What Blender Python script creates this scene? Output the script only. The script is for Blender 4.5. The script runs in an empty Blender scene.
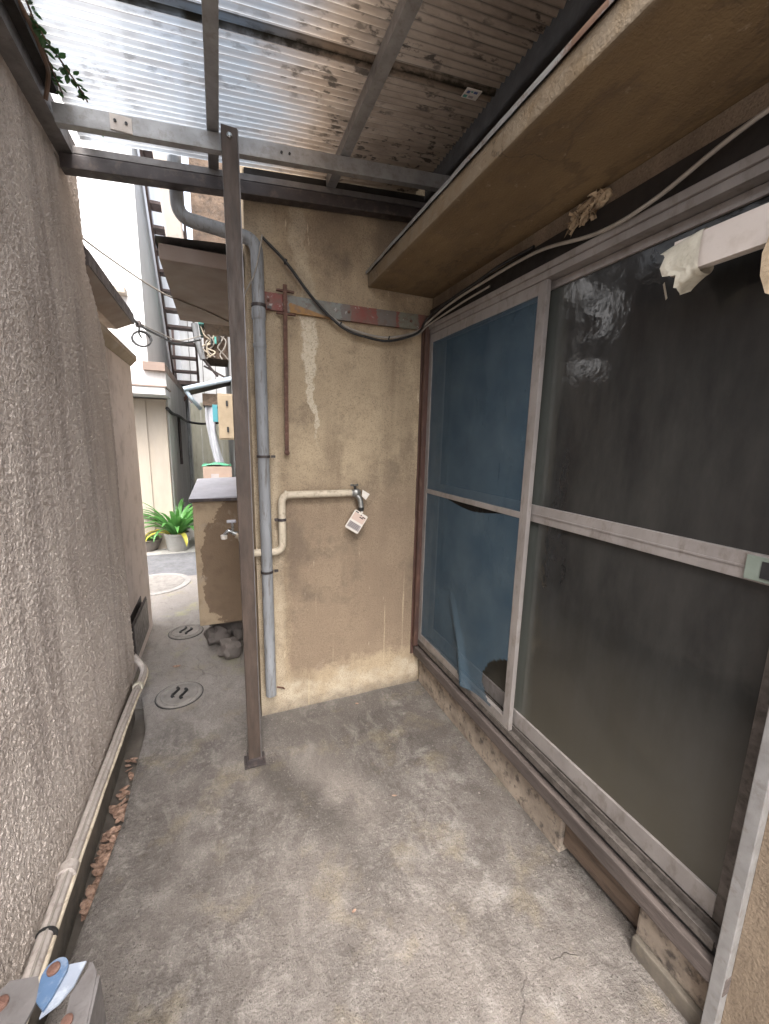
import bpy, bmesh, math, random
from mathutils import Vector, Matrix, noise as mnoise
random.seed(7)
R = math.radians
sc = bpy.context.scene
COL = sc.collection

# ------------------------------------------------------------------ camera
F_PX, YAW, PIT, ROL = 397.47, R(22.445), R(10.228), R(1.284)
def cam_axes():
    cy, sy, cp, sp = math.cos(YAW), math.sin(YAW), math.cos(PIT), math.sin(PIT)
    f = Vector((sy*cp, cy*cp, -sp)); r = Vector((cy, -sy, 0)); u = r.cross(f)
    c, s = math.cos(ROL), math.sin(ROL)
    return c*r + s*u, -s*r + c*u, f
cr, cu, cf = cam_axes()
cd = bpy.data.cameras.new('camera'); cam = bpy.data.objects.new('camera', cd); COL.objects.link(cam)
cam.matrix_world = Matrix(((cr.x, cu.x, -cf.x, 0), (cr.y, cu.y, -cf.y, 0), (cr.z, cu.z, -cf.z, 1.5), (0, 0, 0, 1)))
cd.sensor_fit = 'VERTICAL'; cd.sensor_height = 36; cd.lens = 36*F_PX/1024
cd.clip_start = 0.02; cd.clip_end = 500
sc.camera = cam

# ------------------------------------------------------------------ node helper
class NT:
    def __init__(s, name):
        s.m = bpy.data.materials.new(name); s.m.use_nodes = True
        s.t = s.m.node_tree; s.t.nodes.clear()
        s.out = s.t.nodes.new('ShaderNodeOutputMaterial')
        s._pos = None
    def new(s, ty): return s.t.nodes.new(ty)
    def put(s, sock, v):
        if v is None: return
        if isinstance(v, bpy.types.NodeSocket): s.t.links.new(v, sock)
        elif isinstance(v, (tuple, list)):
            if sock.type == 'RGBA' and len(v) == 3: v = (*v, 1)
            sock.default_value = v
        else:
            if sock.type == 'RGBA': v = (v, v, v, 1)
            if sock.type == 'VECTOR': v = (v, v, v)
            sock.default_value = v
    @property
    def pos(s):
        if s._pos is None: s._pos = s.new('ShaderNodeNewGeometry').outputs['Position']
        return s._pos
    def xyz(s, v=None):
        n = s.new('ShaderNodeSeparateXYZ'); s.put(n.inputs[0], v if v is not None else s.pos); return n.outputs
    def scale(s, v, k):
        n = s.new('ShaderNodeVectorMath'); n.operation = 'MULTIPLY'; s.put(n.inputs[0], v); s.put(n.inputs[1], k); return n.outputs[0]
    def vadd(s, v, k):
        n = s.new('ShaderNodeVectorMath'); n.operation = 'ADD'; s.put(n.inputs[0], v); s.put(n.inputs[1], k); return n.outputs[0]
    def noise(s, sc_, detail=4, rough=.55, vec=None, dist=0, color=False):
        n = s.new('ShaderNodeTexNoise'); s.put(n.inputs['Vector'], vec if vec is not None else s.pos)
        s.put(n.inputs['Scale'], sc_); s.put(n.inputs['Detail'], detail); s.put(n.inputs['Roughness'], rough); s.put(n.inputs['Distortion'], dist)
        return n.outputs['Color' if color else 'Fac']
    def voro(s, sc_, vec=None, feat='F1', out='Distance', rnd=1):
        n = s.new('ShaderNodeTexVoronoi'); n.feature = feat; s.put(n.inputs['Vector'], vec if vec is not None else s.pos)
        s.put(n.inputs['Scale'], sc_); s.put(n.inputs['Randomness'], rnd); return n.outputs[out]
    def math(s, op, a, b=None, c=None, clamp=False):
        n = s.new('ShaderNodeMath'); n.operation = op; n.use_clamp = clamp
        s.put(n.inputs[0], a); s.put(n.inputs[1], b); s.put(n.inputs[2], c); return n.outputs[0]
    def add(s, a, b): return s.math('ADD', a, b)
    def sub(s, a, b): return s.math('SUBTRACT', a, b)
    def mul(s, a, b): return s.math('MULTIPLY', a, b)
    def step(s, v, a, b, lo=0, hi=1):
        n = s.new('ShaderNodeMapRange'); n.clamp = True
        s.put(n.inputs[0], v); s.put(n.inputs[1], a); s.put(n.inputs[2], b); s.put(n.inputs[3], lo); s.put(n.inputs[4], hi); return n.outputs[0]
    def mix(s, f, a, b):
        n = s.new('ShaderNodeMix'); n.data_type = 'RGBA'; s.put(n.inputs[0], f); s.put(n.inputs[6], a); s.put(n.inputs[7], b); return n.outputs[2]
    def mulc(s, a, b, f=1.0):
        n = s.new('ShaderNodeMix'); n.data_type = 'RGBA'; n.blend_type = 'MULTIPLY'; s.put(n.inputs[0], f); s.put(n.inputs[6], a); s.put(n.inputs[7], b); return n.outputs[2]
    def ramp(s, f, stops, const=False):
        n = s.new('ShaderNodeValToRGB'); s.put(n.inputs[0], f); e = n.color_ramp.elements
        if const: n.color_ramp.interpolation = 'CONSTANT'
        while len(e) < len(stops): e.new(.5)
        for el, (p, c) in zip(e, stops): el.position = p; el.color = (*c, 1) if len(c) == 3 else c
        return n.outputs[0]
    def bump(s, h, strength=.5, dist=.01, nrm=None):
        n = s.new('ShaderNodeBump'); s.put(n.inputs['Height'], h); s.put(n.inputs['Strength'], strength); s.put(n.inputs['Distance'], dist)
        if nrm is not None: s.put(n.inputs['Normal'], nrm)
        return n.outputs[0]
    def pbr(s, base, rough=.8, metal=0, nrm=None, spec=.5, **kw):
        n = s.new('ShaderNodeBsdfPrincipled'); s.put(n.inputs['Base Color'], base); s.put(n.inputs['Roughness'], rough)
        s.put(n.inputs['Metallic'], metal); s.put(n.inputs['Specular IOR Level'], spec)
        if nrm is not None: s.put(n.inputs['Normal'], nrm)
        for k, v in kw.items(): s.put(n.inputs[k], v)
        return n.outputs[0]
    def done(s, sh, disp=None):
        s.t.links.new(sh, s.out.inputs[0])
        if disp is not None: s.t.links.new(disp, s.out.inputs['Displacement'])
        return s.m

def simple(name, c1, c2=None, rough=.6, metal=0, nscale=6, bump=.15, bscale=60, dirt=None, dirt_amt=.5, stretch=None):
    """worn surface: two tones of the material, darker specks, fine bump"""
    t = NT(name)
    v = t.pos if stretch is None else t.scale(t.pos, stretch)
    n1 = t.noise(nscale, 5, .6, v)
    c2 = c2 or tuple(x*.7 for x in c1)
    col = t.mix(t.step(n1, .35, .68), c1, c2)
    if dirt:
        d = t.step(t.noise(nscale*2.7, 6, .65, v), .52, .66)
        col = t.mix(t.mul(d, dirt_amt), col, dirt)
    b = t.bump(t.noise(bscale, 4, .6, v), bump, .004)
    r = t.step(t.noise(nscale*3, 3, .5, v), .3, .7, max(.05, rough-.1), min(1, rough+.15))
    return t.done(t.pbr(col, r, metal, b))

M = {}
# --- rough grey stucco (left wall): real displacement on a fine grid
def mat_left():
    t = NT('rough_grey_stucco')
    p = t.pos
    warp = t.vadd(p, t.scale(t.noise(9, 3, .5, color=True), (.02, .02, .02)))
    n1 = t.noise(74, 4, .6, t.scale(p, (1, 1, .85))); n2 = t.noise(190, 3, .6, p); big = t.noise(3.0, 4, .5)
    h = t.add(t.mul(t.step(n1, .33, .70), .75), t.mul(n2, .25))
    col = t.mix(t.step(big, .3, .7), (.58, .51, .455), (.48, .415, .365))
    z = t.xyz()[2]
    streak = t.noise(1, 5, .6, t.scale(p, (1, 14, 1.2)))
    col = t.mix(t.mul(t.step(streak, .48, .68), .6), col, (.25, .21, .185))
    col = t.mix(t.mul(t.step(t.noise(1, 5, .6, t.scale(p, (1, 2.2, .9))), .52, .7), .5), col, (.28, .23, .195))
    col = t.mix(t.mul(t.step(t.noise(24, 4, .6), .58, .7), .4), col, (.66, .60, .55))
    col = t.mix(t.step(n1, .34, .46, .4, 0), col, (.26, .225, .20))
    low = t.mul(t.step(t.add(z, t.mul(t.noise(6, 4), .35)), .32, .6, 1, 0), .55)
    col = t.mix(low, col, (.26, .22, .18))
    d = t.new('ShaderNodeDisplacement'); t.put(d.inputs['Height'], h); t.put(d.inputs['Midlevel'], .5); t.put(d.inputs['Scale'], .0096)
    rr = t.step(t.noise(7, 3), .35, .65, .62, .85)
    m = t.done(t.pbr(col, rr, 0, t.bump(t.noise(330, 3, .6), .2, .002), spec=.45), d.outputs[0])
    m.displacement_method = 'BOTH'
    return m
M['left'] = mat_left()

# --- tan roughcast (house)
def mat_tan(name, base=(.47, .372, .25), dark=(.225, .17, .115), stains=True):
    t = NT(name); p = t.pos
    x, y, z = t.xyz()
    g = t.noise(170, 4, .65); g2 = t.noise(75, 3, .55)
    big = t.noise(2.3, 5, .6, t.vadd(p, (3.1, 0, 1.7)))
    vs = t.noise(1, 5, .6, t.scale(p, (5.5, 5.5, 1.0)))
    col = t.mix(t.step(big, .33, .66), base, tuple(.62*b+.38*d for b, d in zip(base, dark)))
    col = t.mix(t.mul(t.step(vs, .45, .66), .75), col, dark)
    col = t.mix(t.mul(t.step(t.noise(14, 6, .7), .5, .7), .4), col, tuple(d*.9 for d in dark))
    if stains:
        wob = t.noise(7, 5, .6); wob2 = t.noise(22, 5, .65)
        # damp brown field over the middle of the wall
        fx = t.mul(t.step(t.add(x, t.mul(t.sub(wob, .5), .16)), .285, .315), t.step(x, .98, 1.12, 1, 0))
        fz = t.mul(t.step(t.add(z, t.mul(t.sub(wob, .5), .3)), .20, .26), t.step(t.add(z, t.mul(wob2, .25)), 1.25, 1.45, 1, 0))
        col = t.mix(t.mul(t.mul(fx, fz), t.step(big, .25, .75, .62, .95)), col, (.235, .172, .122))
        top = t.mul(t.step(t.add(z, t.mul(wob, .5)), 2.25, 2.75), t.step(t.noise(3.3, 4, .6), .38, .6))
        col = t.mix(t.mul(top, .75), col, (.18, .135, .10))
        # sooty patches
        col = t.mix(t.mul(t.step(t.noise(3.6, 6, .68, t.vadd(p, (9, 4, 2))), .52, .66), .65), col, (.135, .102, .076))
        # cream skim at the foot, patched by hand
        foot = t.step(t.add(z, t.mul(t.sub(wob, .5), -.42)), .13, .20, 1, 0)
        edge = t.mul(t.step(t.add(x, t.mul(t.sub(wob, .5), .09)), .255, .285, 1, 0), t.step(z, 1.2, 1.6, .75, .35))
        col = t.mix(t.mul(foot, t.step(t.noise(9, 6, .7), .36, .58, .15, .85)), col, (.52, .445, .335))
        col = t.mix(t.mul(edge, t.step(t.noise(8, 5, .65), .35, .6, .35, .9)), col, (.53, .44, .32))
        grime = t.mul(t.step(t.add(z, t.mul(t.sub(wob2, .5), .12)), .0, .075, 1, 0), .7); col = t.mix(grime, col, (.14, .115, .092))
        # peeled streak under the painted rail
        cx = t.add(.44, t.mul(t.sub(t.noise(1, 3, .5, t.scale(p, (.5, .5, 3.5))), .5), .16))
        cx = t.add(cx, t.mul(t.sub(1.75, z), .06))
        wid = t.step(z, 1.5, 1.95, .006, .052)
        sm = t.step(t.add(t.math('ABSOLUTE', t.sub(x, cx)), t.mul(t.sub(wob2, .5), .06)), 0, wid, 1, 0)
        sm = t.mul(t.step(sm, .2, .45), t.mul(t.step(z, 1.45, 1.6), t.step(z, 2.05, 2.10, 1, .28)))
        col = t.mix(t.mul(sm, t.step(t.noise(60, 4, .6), .3, .5, .4, .9)), col, (.62, .545, .42))
        # pale runs
        run = t.mul(t.step(t.noise(1, 3, .5, t.scale(p, (26, 26, 1.1))), .64, .72), t.step(z, .9, .5))
        col = t.mix(t.mul(run, .6), col, (.58, .47, .31))
        # bare scratches
        scv = t.scale(p, (60, 60, 9)); col = t.mix(t.mul(t.step(t.noise(1, 2, .5, scv), .74, .78), .5), col, (.66, .55, .4))
    col = t.mix(t.step(g, .33, .5, .55, 0), col, tuple(d*.55 for d in dark))
    col = t.mix(t.step(g, .62, .75, 0, .35), col, (.68, .55, .38))
    b = t.bump(t.add(g, t.mul(g2, .7)), .6, .006)
    return t.done(t.pbr(col, t.step(big, .3, .7, .75, .92), 0, b, spec=.3))
M['tan'] = mat_tan('tan_roughcast')
M['tan_plain'] = mat_tan('tan_roughcast_plain', stains=False)
M['tan_brown'] = mat_tan('brown_roughcast', (.27, .21, .15), (.14, .106, .076), stains=False)
def mat_soffit():
    t = NT('stained_hood_render'); p = t.pos; x, y, z = t.xyz()
    a = t.noise(1, 6, .65, t.scale(p, (5, 1.6, 3))); b = t.noise(11, 6, .7); f = t.noise(120, 4, .6)
    col = t.mix(t.step(a, .32, .66), (.215, .15, .080), (.13, .088, .048))
    col = t.mix(t.mul(t.step(b, .5, .68), .5), col, (.115, .085, .058))
    tide = t.math('ABSOLUTE', t.sub(t.noise(1, 5, .6, t.scale(p, (3.5, 1.3, 3))), .52))
    col = t.mix(t.mul(t.step(tide, .004, .02, 1, 0), .45), col, (.095, .068, .045))
    col = t.mix(t.mul(t.step(t.noise(28, 5, .7), .62, .70), .45), col, (.38, .30, .21))
    edge = t.step(t.add(x, t.mul(t.sub(b, .5), .03)), .724, .742, 1, 0)
    col = t.mix(t.mul(edge, t.step(b, .35, .6, .2, .8)), col, (.21, .17, .122))
    ck = t.voro(2.2, t.vadd(p, t.scale(t.noise(9, 4, .6, color=True), (.1, .1, .1))), 'DISTANCE_TO_EDGE')
    col = t.mix(t.mul(t.step(ck, 0, .005, 1, 0), t.step(a, .45, .55, 0, .7)), col, (.06, .045, .03))
    return t.done(t.pbr(col, .85, 0, t.bump(t.add(f, t.mul(b, 1.2)), .6, .006), spec=.25))
M['soffit'] = mat_soffit()

# --- concrete slab
def mat_floor():
    t = NT('worn_concrete'); p = t.pos; x, y, z = t.xyz()
    a = t.noise(2.0, 7, .62, dist=.4); b = t.noise(9, 7, .68); c = t.noise(46, 5, .65); f = t.noise(210, 4, .6)
    col = t.mix(t.step(a, .36, .64), (.182, .164, .150), (.090, .081, .074))
    col = t.mix(t.step(b, .48, .62, 0, .8), col, (.205, .189, .176))
    col = t.mix(t.mul(t.step(c, .5, .66), t.step(t.add(a, t.mul(b, .6)), .72, .92, .1, .75)), col, (.285, .265, .248))
    # grime growing out from the house wall and around the post
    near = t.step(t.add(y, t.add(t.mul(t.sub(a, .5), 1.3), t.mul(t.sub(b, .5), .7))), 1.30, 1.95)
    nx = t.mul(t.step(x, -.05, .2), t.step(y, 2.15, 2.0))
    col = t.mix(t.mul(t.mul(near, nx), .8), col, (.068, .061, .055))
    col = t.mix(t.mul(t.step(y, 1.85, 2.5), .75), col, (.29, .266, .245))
    swirl = t.noise(1, 6, .7, t.scale(t.vadd(p, t.scale(t.noise(2.2, 3, .5, color=True), (.5, .5, 0))), (14, 5, 1)))
    col = t.mix(t.mul(t.step(swirl, .52, .66), .38), col, (.34, .315, .295)); col = t.mix(t.mul(t.step(swirl, .46, .34), .35), col, (.075, .067, .06))
    wear = t.mul(t.step(t.noise(1.25, 4, .55, t.vadd(p, (3, 6, 0)), .6), .46, .62), .45); col = t.mix(wear, col, (.25, .225, .205))
    pale = t.mul(t.step(t.noise(5.5, 6, .7, t.vadd(p, (8, 2, 1))), .52, .62), t.mul(nx, t.step(x, .5, .8))); col = t.mix(t.mul(pale, .8), col, (.29, .275, .26))
    # post's soft shadow painted as a dark streak towards the viewer
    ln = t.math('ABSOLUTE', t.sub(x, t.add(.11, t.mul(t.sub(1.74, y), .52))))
    post_shade = t.mul(t.step(t.add(ln, t.mul(t.sub(b, .5), .18)), .03, .12, 1, 0), t.mul(t.step(y, .95, 1.35), t.step(y, 1.76, 1.7)))
    col = t.mix(t.mul(post_shade, .75), col, (.068, .061, .055))
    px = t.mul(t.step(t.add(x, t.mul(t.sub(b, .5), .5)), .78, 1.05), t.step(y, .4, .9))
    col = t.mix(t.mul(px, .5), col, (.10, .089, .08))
    blot = t.mul(t.step(t.noise(4.3, 6, .7, t.vadd(p, (5, 1, 0))), .56, .66), t.step(y, 2.3, 2.0))
    col = t.mix(t.mul(blot, .6), col, (.085, .076, .069))
    # moss in the far strip, ochre specks
    col = t.mix(t.mul(t.step(t.noise(5, 5, .6, t.vadd(p, (2, 7, 0))), .55, .7), .35), col, (.30, .25, .15))
    col = t.mix(t.mul(t.step(t.noise(3.4, 5, .6, t.vadd(p, (1, 3, 5))), .57, .66), t.step(y, 2.2, 3.2, 0, .6)), col, (.33, .33, .16))
    pits = t.step(t.voro(95), .10, .22, .75, 0)
    pits = t.mul(pits, t.step(t.noise(12, 4), .45, .6))
    col = t.mix(pits, col, (.075, .065, .056))
    spk = t.mul(t.step(t.voro(230), .12, .2, .8, 0), t.step(t.noise(6, 4, .6, t.vadd(p, (4, 4, 4))), .42, .6)); col = t.mix(spk, col, (.42, .395, .37))
    # trowel-joint crack
    cr_ = t.voro(1.15, t.vadd(p, t.scale(t.noise(7, 5, .6, color=True), (.14, .14, 0))), 'DISTANCE_TO_EDGE')
    crack = t.mul(t.step(cr_, .0, .004, .5, 0), t.step(t.noise(2.6, 3), .56, .62))
    col = t.mix(t.mul(crack, .85), col, (.05, .045, .04))
    col = t.mix(t.step(f, .32, .48, .55, 0), col, (.06, .053, .047))
    col = t.mix(t.mul(t.step(t.noise(120, 5, .7), .56, .66), t.step(b, .4, .6, .2, .6)), col, (.36, .335, .31))
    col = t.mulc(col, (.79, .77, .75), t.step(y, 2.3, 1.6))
    hgt = t.add(t.add(t.mul(b, .9), t.mul(c, 1.1)), t.add(t.mul(f, .35), t.mul(t.add(pits, crack), -.7)))
    rough = t.sub(t.step(b, .3, .7,   .9, .74), t.mul(t.add(post_shade, t.mul(near, nx)), .18))
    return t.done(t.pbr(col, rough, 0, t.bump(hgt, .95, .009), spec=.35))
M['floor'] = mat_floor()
M['asphalt'] = simple('asphalt', (.13, .13, .14), (.09, .09, .095), .85, nscale=9, bump=.5, bscale=160, dirt=(.2, .19, .18), dirt_amt=.3)
M['dirt'] = simple('packed_earth', (.15, .13, .11), (.09, .077, .065), .95, nscale=8, bump=.6, bscale=90)
M['paving'] = simple('pale_pavement', (.36, .35, .33), (.27, .26, .24), .85, nscale=4, bump=.3, bscale=120)
M['plinth_dark'] = simple('mossy_dark_concrete', (.17, .145, .115), (.085, .073, .06), .9, nscale=9, bump=.6, bscale=80, dirt=(.20, .17, .12), dirt_amt=.5)
M['plinth_tan'] = simple('flaking_plinth_render', (.38, .315, .25), (.17, .138, .11), .9, nscale=11, bump=1.0, bscale=60, dirt=(.07, .058, .05), dirt_amt=.9)
M['white_wall'] = simple('white_wall_paint', (.60, .605, .61), (.52, .525, .53), .7, nscale=1.2, bump=.1, bscale=90)
M['white_dirty'] = simple('weathered_white_paint', (.50, .50, .50), (.38, .38, .375), .7, nscale=1.5, bump=.1, bscale=90, dirt=(.34, .32, .29), dirt_amt=.4, stretch=(3, 3, .6))
M['beige_wall'] = simple('beige_render', (.38, .335, .28), (.32, .28, .235), .75, nscale=2, bump=.2, bscale=120, dirt=(.40, .34, .27), dirt_amt=.3, stretch=(3, 3, .8))
M['fence'] = simple('pale_fence_board', (.46, .45, .37), (.38, .37, .30), .7, nscale=3, bump=.1, bscale=80, dirt=(.25, .24, .19), dirt_amt=.4, stretch=(4, 4, .7))
M['garden_wall'] = simple('pinkish_roughcast', (.72, .655, .63), (.62, .56, .535), .9, nscale=3, bump=1.0, bscale=120, dirt=(.2, .17, .15), dirt_amt=.3)

# --- metals and paints
M['alu'] = simple('weathered_aluminium', (.36, .355, .355), (.26, .255, .25), .42, .55, nscale=14, bump=.12, bscale=150, dirt=(.20, .175, .15), dirt_amt=.45)
M['alu_window'] = simple('silver_window_frame', (.31, .285, .27), (.24, .218, .205), .45, .3, nscale=10, bump=.12, bscale=170, dirt=(.15, .125, .105), dirt_amt=.5, stretch=(1, 1, .5))
M['alu_dull'] = simple('grimy_window_track', (.14, .122, .11), (.07, .06, .053), .6, .3, nscale=22, bump=.25, bscale=120, dirt=(.05, .043, .036), dirt_amt=.8)
M['steel_dark'] = simple('dark_painted_steel', (.058, .047, .047), (.038, .031, .031), .5, .2, nscale=9, bump=.2, bscale=140, dirt=(.16, .125, .10), dirt_amt=.45)
M['post'] = simple('brown_painted_post', (.085, .061, .048), (.048, .035, .028), .55, .15, nscale=8, bump=.25, bscale=160, dirt=(.05, .038, .032), dirt_amt=.6, stretch=(4, 4, .8))
M['grey_steel'] = simple('grey_steel', (.20, .187, .183), (.13, .12, .117), .45, .4, nscale=12, bump=.15, bscale=140, dirt=(.10, .085, .075), dirt_amt=.5)
M['wood_dark'] = simple('dark_stained_timber', (.017, .013, .011), (.009, .007, .006), .75, nscale=6, bump=.5, bscale=50, stretch=(1, 1, 1))
M['wood_red'] = simple('red_brown_timber', (.085, .040, .029), (.045, .024, .019), .65, nscale=8, bump=.4, bscale=80, dirt=(.20, .12, .08), dirt_amt=.4, stretch=(3, 3, .5))
M['wood_sill'] = simple('weathered_sill_timber', (.105, .083, .074), (.055, .044, .039), .75, nscale=10, bump=.5, bscale=70, dirt=(.045, .036, .03), dirt_amt=.7, stretch=(2, .35, 2))
M['wood_board'] = simple('rough_old_board', (.15, .105, .075), (.075, .053, .039), .85, nscale=10, bump=.7, bscale=60, dirt=(.04, .03, .024), dirt_amt=.7, stretch=(2, .4, 2))
M['rust'] = simple('rusted_iron', (.145, .072, .052), (.085, .045, .034), .8, .2, nscale=25, bump=.6, bscale=160, dirt=(.30, .20, .15), dirt_amt=.4)
M['pipe_grey'] = simple('grey_drain_plastic', (.275, .285, .30), (.20, .207, .215), .5, nscale=5, bump=.08, bscale=90, dirt=(.12, .105, .09), dirt_amt=.75, stretch=(5, 5, .8))
M['pipe_cream'] = simple('cream_pipe_lagging', (.56, .49, .38), (.44, .375, .285), .65, nscale=14, bump=.3, bscale=90, dirt=(.24, .185, .13), dirt_amt=.6)
M['tape_grey'] = simple('grey_pipe_wrap', (.46, .41, .375), (.35, .31, .28), .6, nscale=22, bump=.6, bscale=110, dirt=(.2, .165, .14), dirt_amt=.5)
M['cream_plastic'] = simple('cream_trunking_plastic', (.60, .54, .49), (.53, .47, .42), .5, nscale=9, bump=.05, bscale=60, dirt=(.40, .34, .28), dirt_amt=.35)
M['tape_torn'] = simple('aged_cloth_tape', (.55, .52, .43), (.42, .39, .31), .7, nscale=20, bump=.4, bscale=120, dirt=(.25, .2, .14), dirt_amt=.4)
M['black'] = simple('black_rubber', (.02, .02, .021), (.012, .012, .012), .55, nscale=20, bump=.2)
M['cable_grey'] = simple('grey_cable_sheath', (.33, .30, .265), (.25, .225, .195), .55, nscale=20, bump=.1)
M['brown_metal'] = simple('brown_sheet_metal', (.21, .155, .125), (.165, .12, .097), .55, nscale=3, bump=.1, bscale=80, dirt=(.22, .17, .14), dirt_amt=.3)
M['stair'] = simple('brown_stair_paint', (.16, .115, .108), (.115, .083, .078), .5, .1, nscale=5)
M['slate'] = simple('blue_grey_sheet_lid', (.46, .46, .51), (.38, .38, .42), .45, .2, nscale=6, bump=.1)
M['chrome'] = simple('tap_metal', (.42, .44, .44), (.32, .33, .33), .28, .9, nscale=30, bump=.08)
M['dull_chrome'] = simple('tarnished_tap_metal', (.36, .36, .345), (.22, .215, .20), .4, .8, nscale=50, bump=.2)
M['stone'] = simple('grey_boulder', (.20, .175, .16), (.13, .115, .105), .9, nscale=9, bump=.6, bscale=60)
M['pot'] = simple('grey_plant_pot', (.30, .29, .27), (.22, .21, .195), .8, nscale=9, bump=.3)
M['soil'] = simple('potting_soil', (.06, .045, .035), (.03, .023, .018), .95, nscale=30, bump=.8)
M['ring'] = simple('worn_ring_concrete', (.30, .29, .275), (.22, .21, .20), .85, nscale=12, bump=.4, dirt=(.13, .12, .11), dirt_amt=.6)
M['lid'] = simple('concrete_lid', (.24, .222, .205), (.165, .153, .14), .85, nscale=14, bump=.5, bscale=120, dirt=(.13, .115, .10), dirt_amt=.5)
M['blue_plate'] = simple('pale_blue_paint', (.30, .335, .40), (.23, .26, .315), .4, .2, nscale=12, bump=.06, dirt=(.62, .66, .7), dirt_amt=.4)
M['blue_lug'] = simple('blue_paint', (.085, .145, .25), (.065, .115, .20), .4, .2, nscale=20, bump=.1, dirt=(.33, .36, .4), dirt_amt=.4)
M['gutter_blue'] = simple('pale_blue_gutter', (.42, .50, .58), (.36, .43, .50), .4, .1, nscale=4)
M['teal'] = simple('teal_awning', (.10, .38, .33), (.08, .32, .28), .5)
M['cyan'] = simple('turquoise_panel', (.05, .22, .26), (.045, .19, .23), .45)
M['carton'] = simple('cardboard', (.33, .245, .195), (.28, .205, .165), .85, nscale=6, bump=.1)
M['green_sheet'] = simple('green_plastic_sheet', (.10, .38, .22), (.08, .3, .18), .4)
M['white_plastic'] = simple('white_plastic_sheet', (.42, .425, .46), (.35, .355, .39), .35, nscale=9, bump=.5, bscale=30)
M['meter'] = simple('tan_meter_cabinet', (.31, .245, .165), (.25, .195, .128), .6, nscale=6, bump=.1, dirt=(.25, .19, .12), dirt_amt=.4)
M['nest'] = simple('torn_mud_paper', (.52, .41, .28), (.33, .245, .155), .95, nscale=40, bump=.8, bscale=120)
M['latch_green'] = simple('green_grey_latch', (.20, .235, .20), (.16, .19, .16), .45, nscale=20)
M['leaf_dry'] = simple('dry_leaf', (.40, .27, .20), (.12, .068, .05), .85, nscale=70, bump=.3, dirt=(.42, .24, .14), dirt_amt=.6)
M['paint_white'] = simple('white_label_plastic', (.72, .68, .62), (.62, .575, .52), .5, nscale=30, bump=.05)
M['ink'] = simple('faded_black_ink', (.06, .05, .05), (.04, .035, .035), .7)
M['ink_grey'] = simple('grey_label_print', (.37, .33, .325), (.30, .27, .265), .6)
M['ink_pink'] = simple('pink_label_print', (.60, .46, .39), (.55, .42, .36), .6)
M['ink_blue'] = simple('blue_label_print', (.08, .12, .28), (.06, .09, .22), .6)
M['ink_teal'] = simple('teal_label_print', (.12, .33, .28), (.1, .28, .24), .6)

def mat_leaf(name, c1, c2):
    t = NT(name); oi = t.new('ShaderNodeObjectInfo'); n = t.noise(9, 3)
    col = t.mix(t.step(n, .35, .65), c1, c2)
    a = t.pbr(col, .38, 0, t.bump(t.noise(90, 2), .15, .002), spec=.5)
    tr = t.new('ShaderNodeBsdfTranslucent'); t.put(tr.inputs[0], tuple(min(1, x*1.6) for x in c1))
    ms = t.new('ShaderNodeMixShader'); t.put(ms.inputs[0], .25); t.t.links.new(a, ms.inputs[1]); t.t.links.new(tr.outputs[0], ms.inputs[2])
    return t.done(ms.outputs[0])
M['leaf'] = mat_leaf('green_strap_leaf', (.07, .20, .045), (.11, .27, .09))
M['leaf_y'] = mat_leaf('yellowed_leaf', (.55, .45, .07), (.35, .36, .08))
M['ivy'] = mat_leaf('dark_green_leaflet', (.03, .075, .025), (.05, .11, .03))
M['twig'] = simple('dry_twig', (.16, .10, .07), (.1, .065, .045), .9)

# --- painted iron rail across the house wall (colour patches along X)
def mat_rail():
    t = NT('flaking_painted_rail'); x, y, z = t.xyz()
    w = t.mul(t.sub(t.noise(30, 6, .7), .5), .06)
    u = t.add(x, w)
    fac = t.step(u, .2, 1.07)
    f = lambda q: (q-.2)/.87
    red, blue, grey, gg = (.20, .052, .042), (.185, .195, .18), (.135, .12, .11), (.165, .17, .135)
    col = t.ramp(fac, [(0, red), (f(.322), blue), (f(.58), grey), (f(.63), red), (f(.77), grey), (f(.875), red), (f(.89), gg), (f(1.0), red)], True)
    diag = t.sub(t.add(z, t.mul(x, .22)), 2.193)      # orange wedge under the blue patch
    wedge = t.mul(t.step(diag, 0, .004, 1, 0), t.mul(t.step(u, .33, .335), t.step(u, .57, .58, 1, 0)))
    col = t.mix(wedge, col, (.29, .15, .04))
    col = t.mix(t.mul(t.step(t.noise(40, 6, .75), .48, .62), .75), col, (.13, .085, .065))
    col = t.mix(t.mul(t.step(t.noise(9, 4, .6), .45, .65), .4), col, (.16, .125, .10))
    col = t.mix(t.step(t.noise(33, 5, .7, t.vadd(t.pos, (3, 1, 2))), .62, .68), col, (.36, .35, .33))
    return t.done(t.pbr(col, .6, .1, t.bump(t.noise(70, 5, .65), .4, .004)))
M['rail'] = mat_rail()

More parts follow.
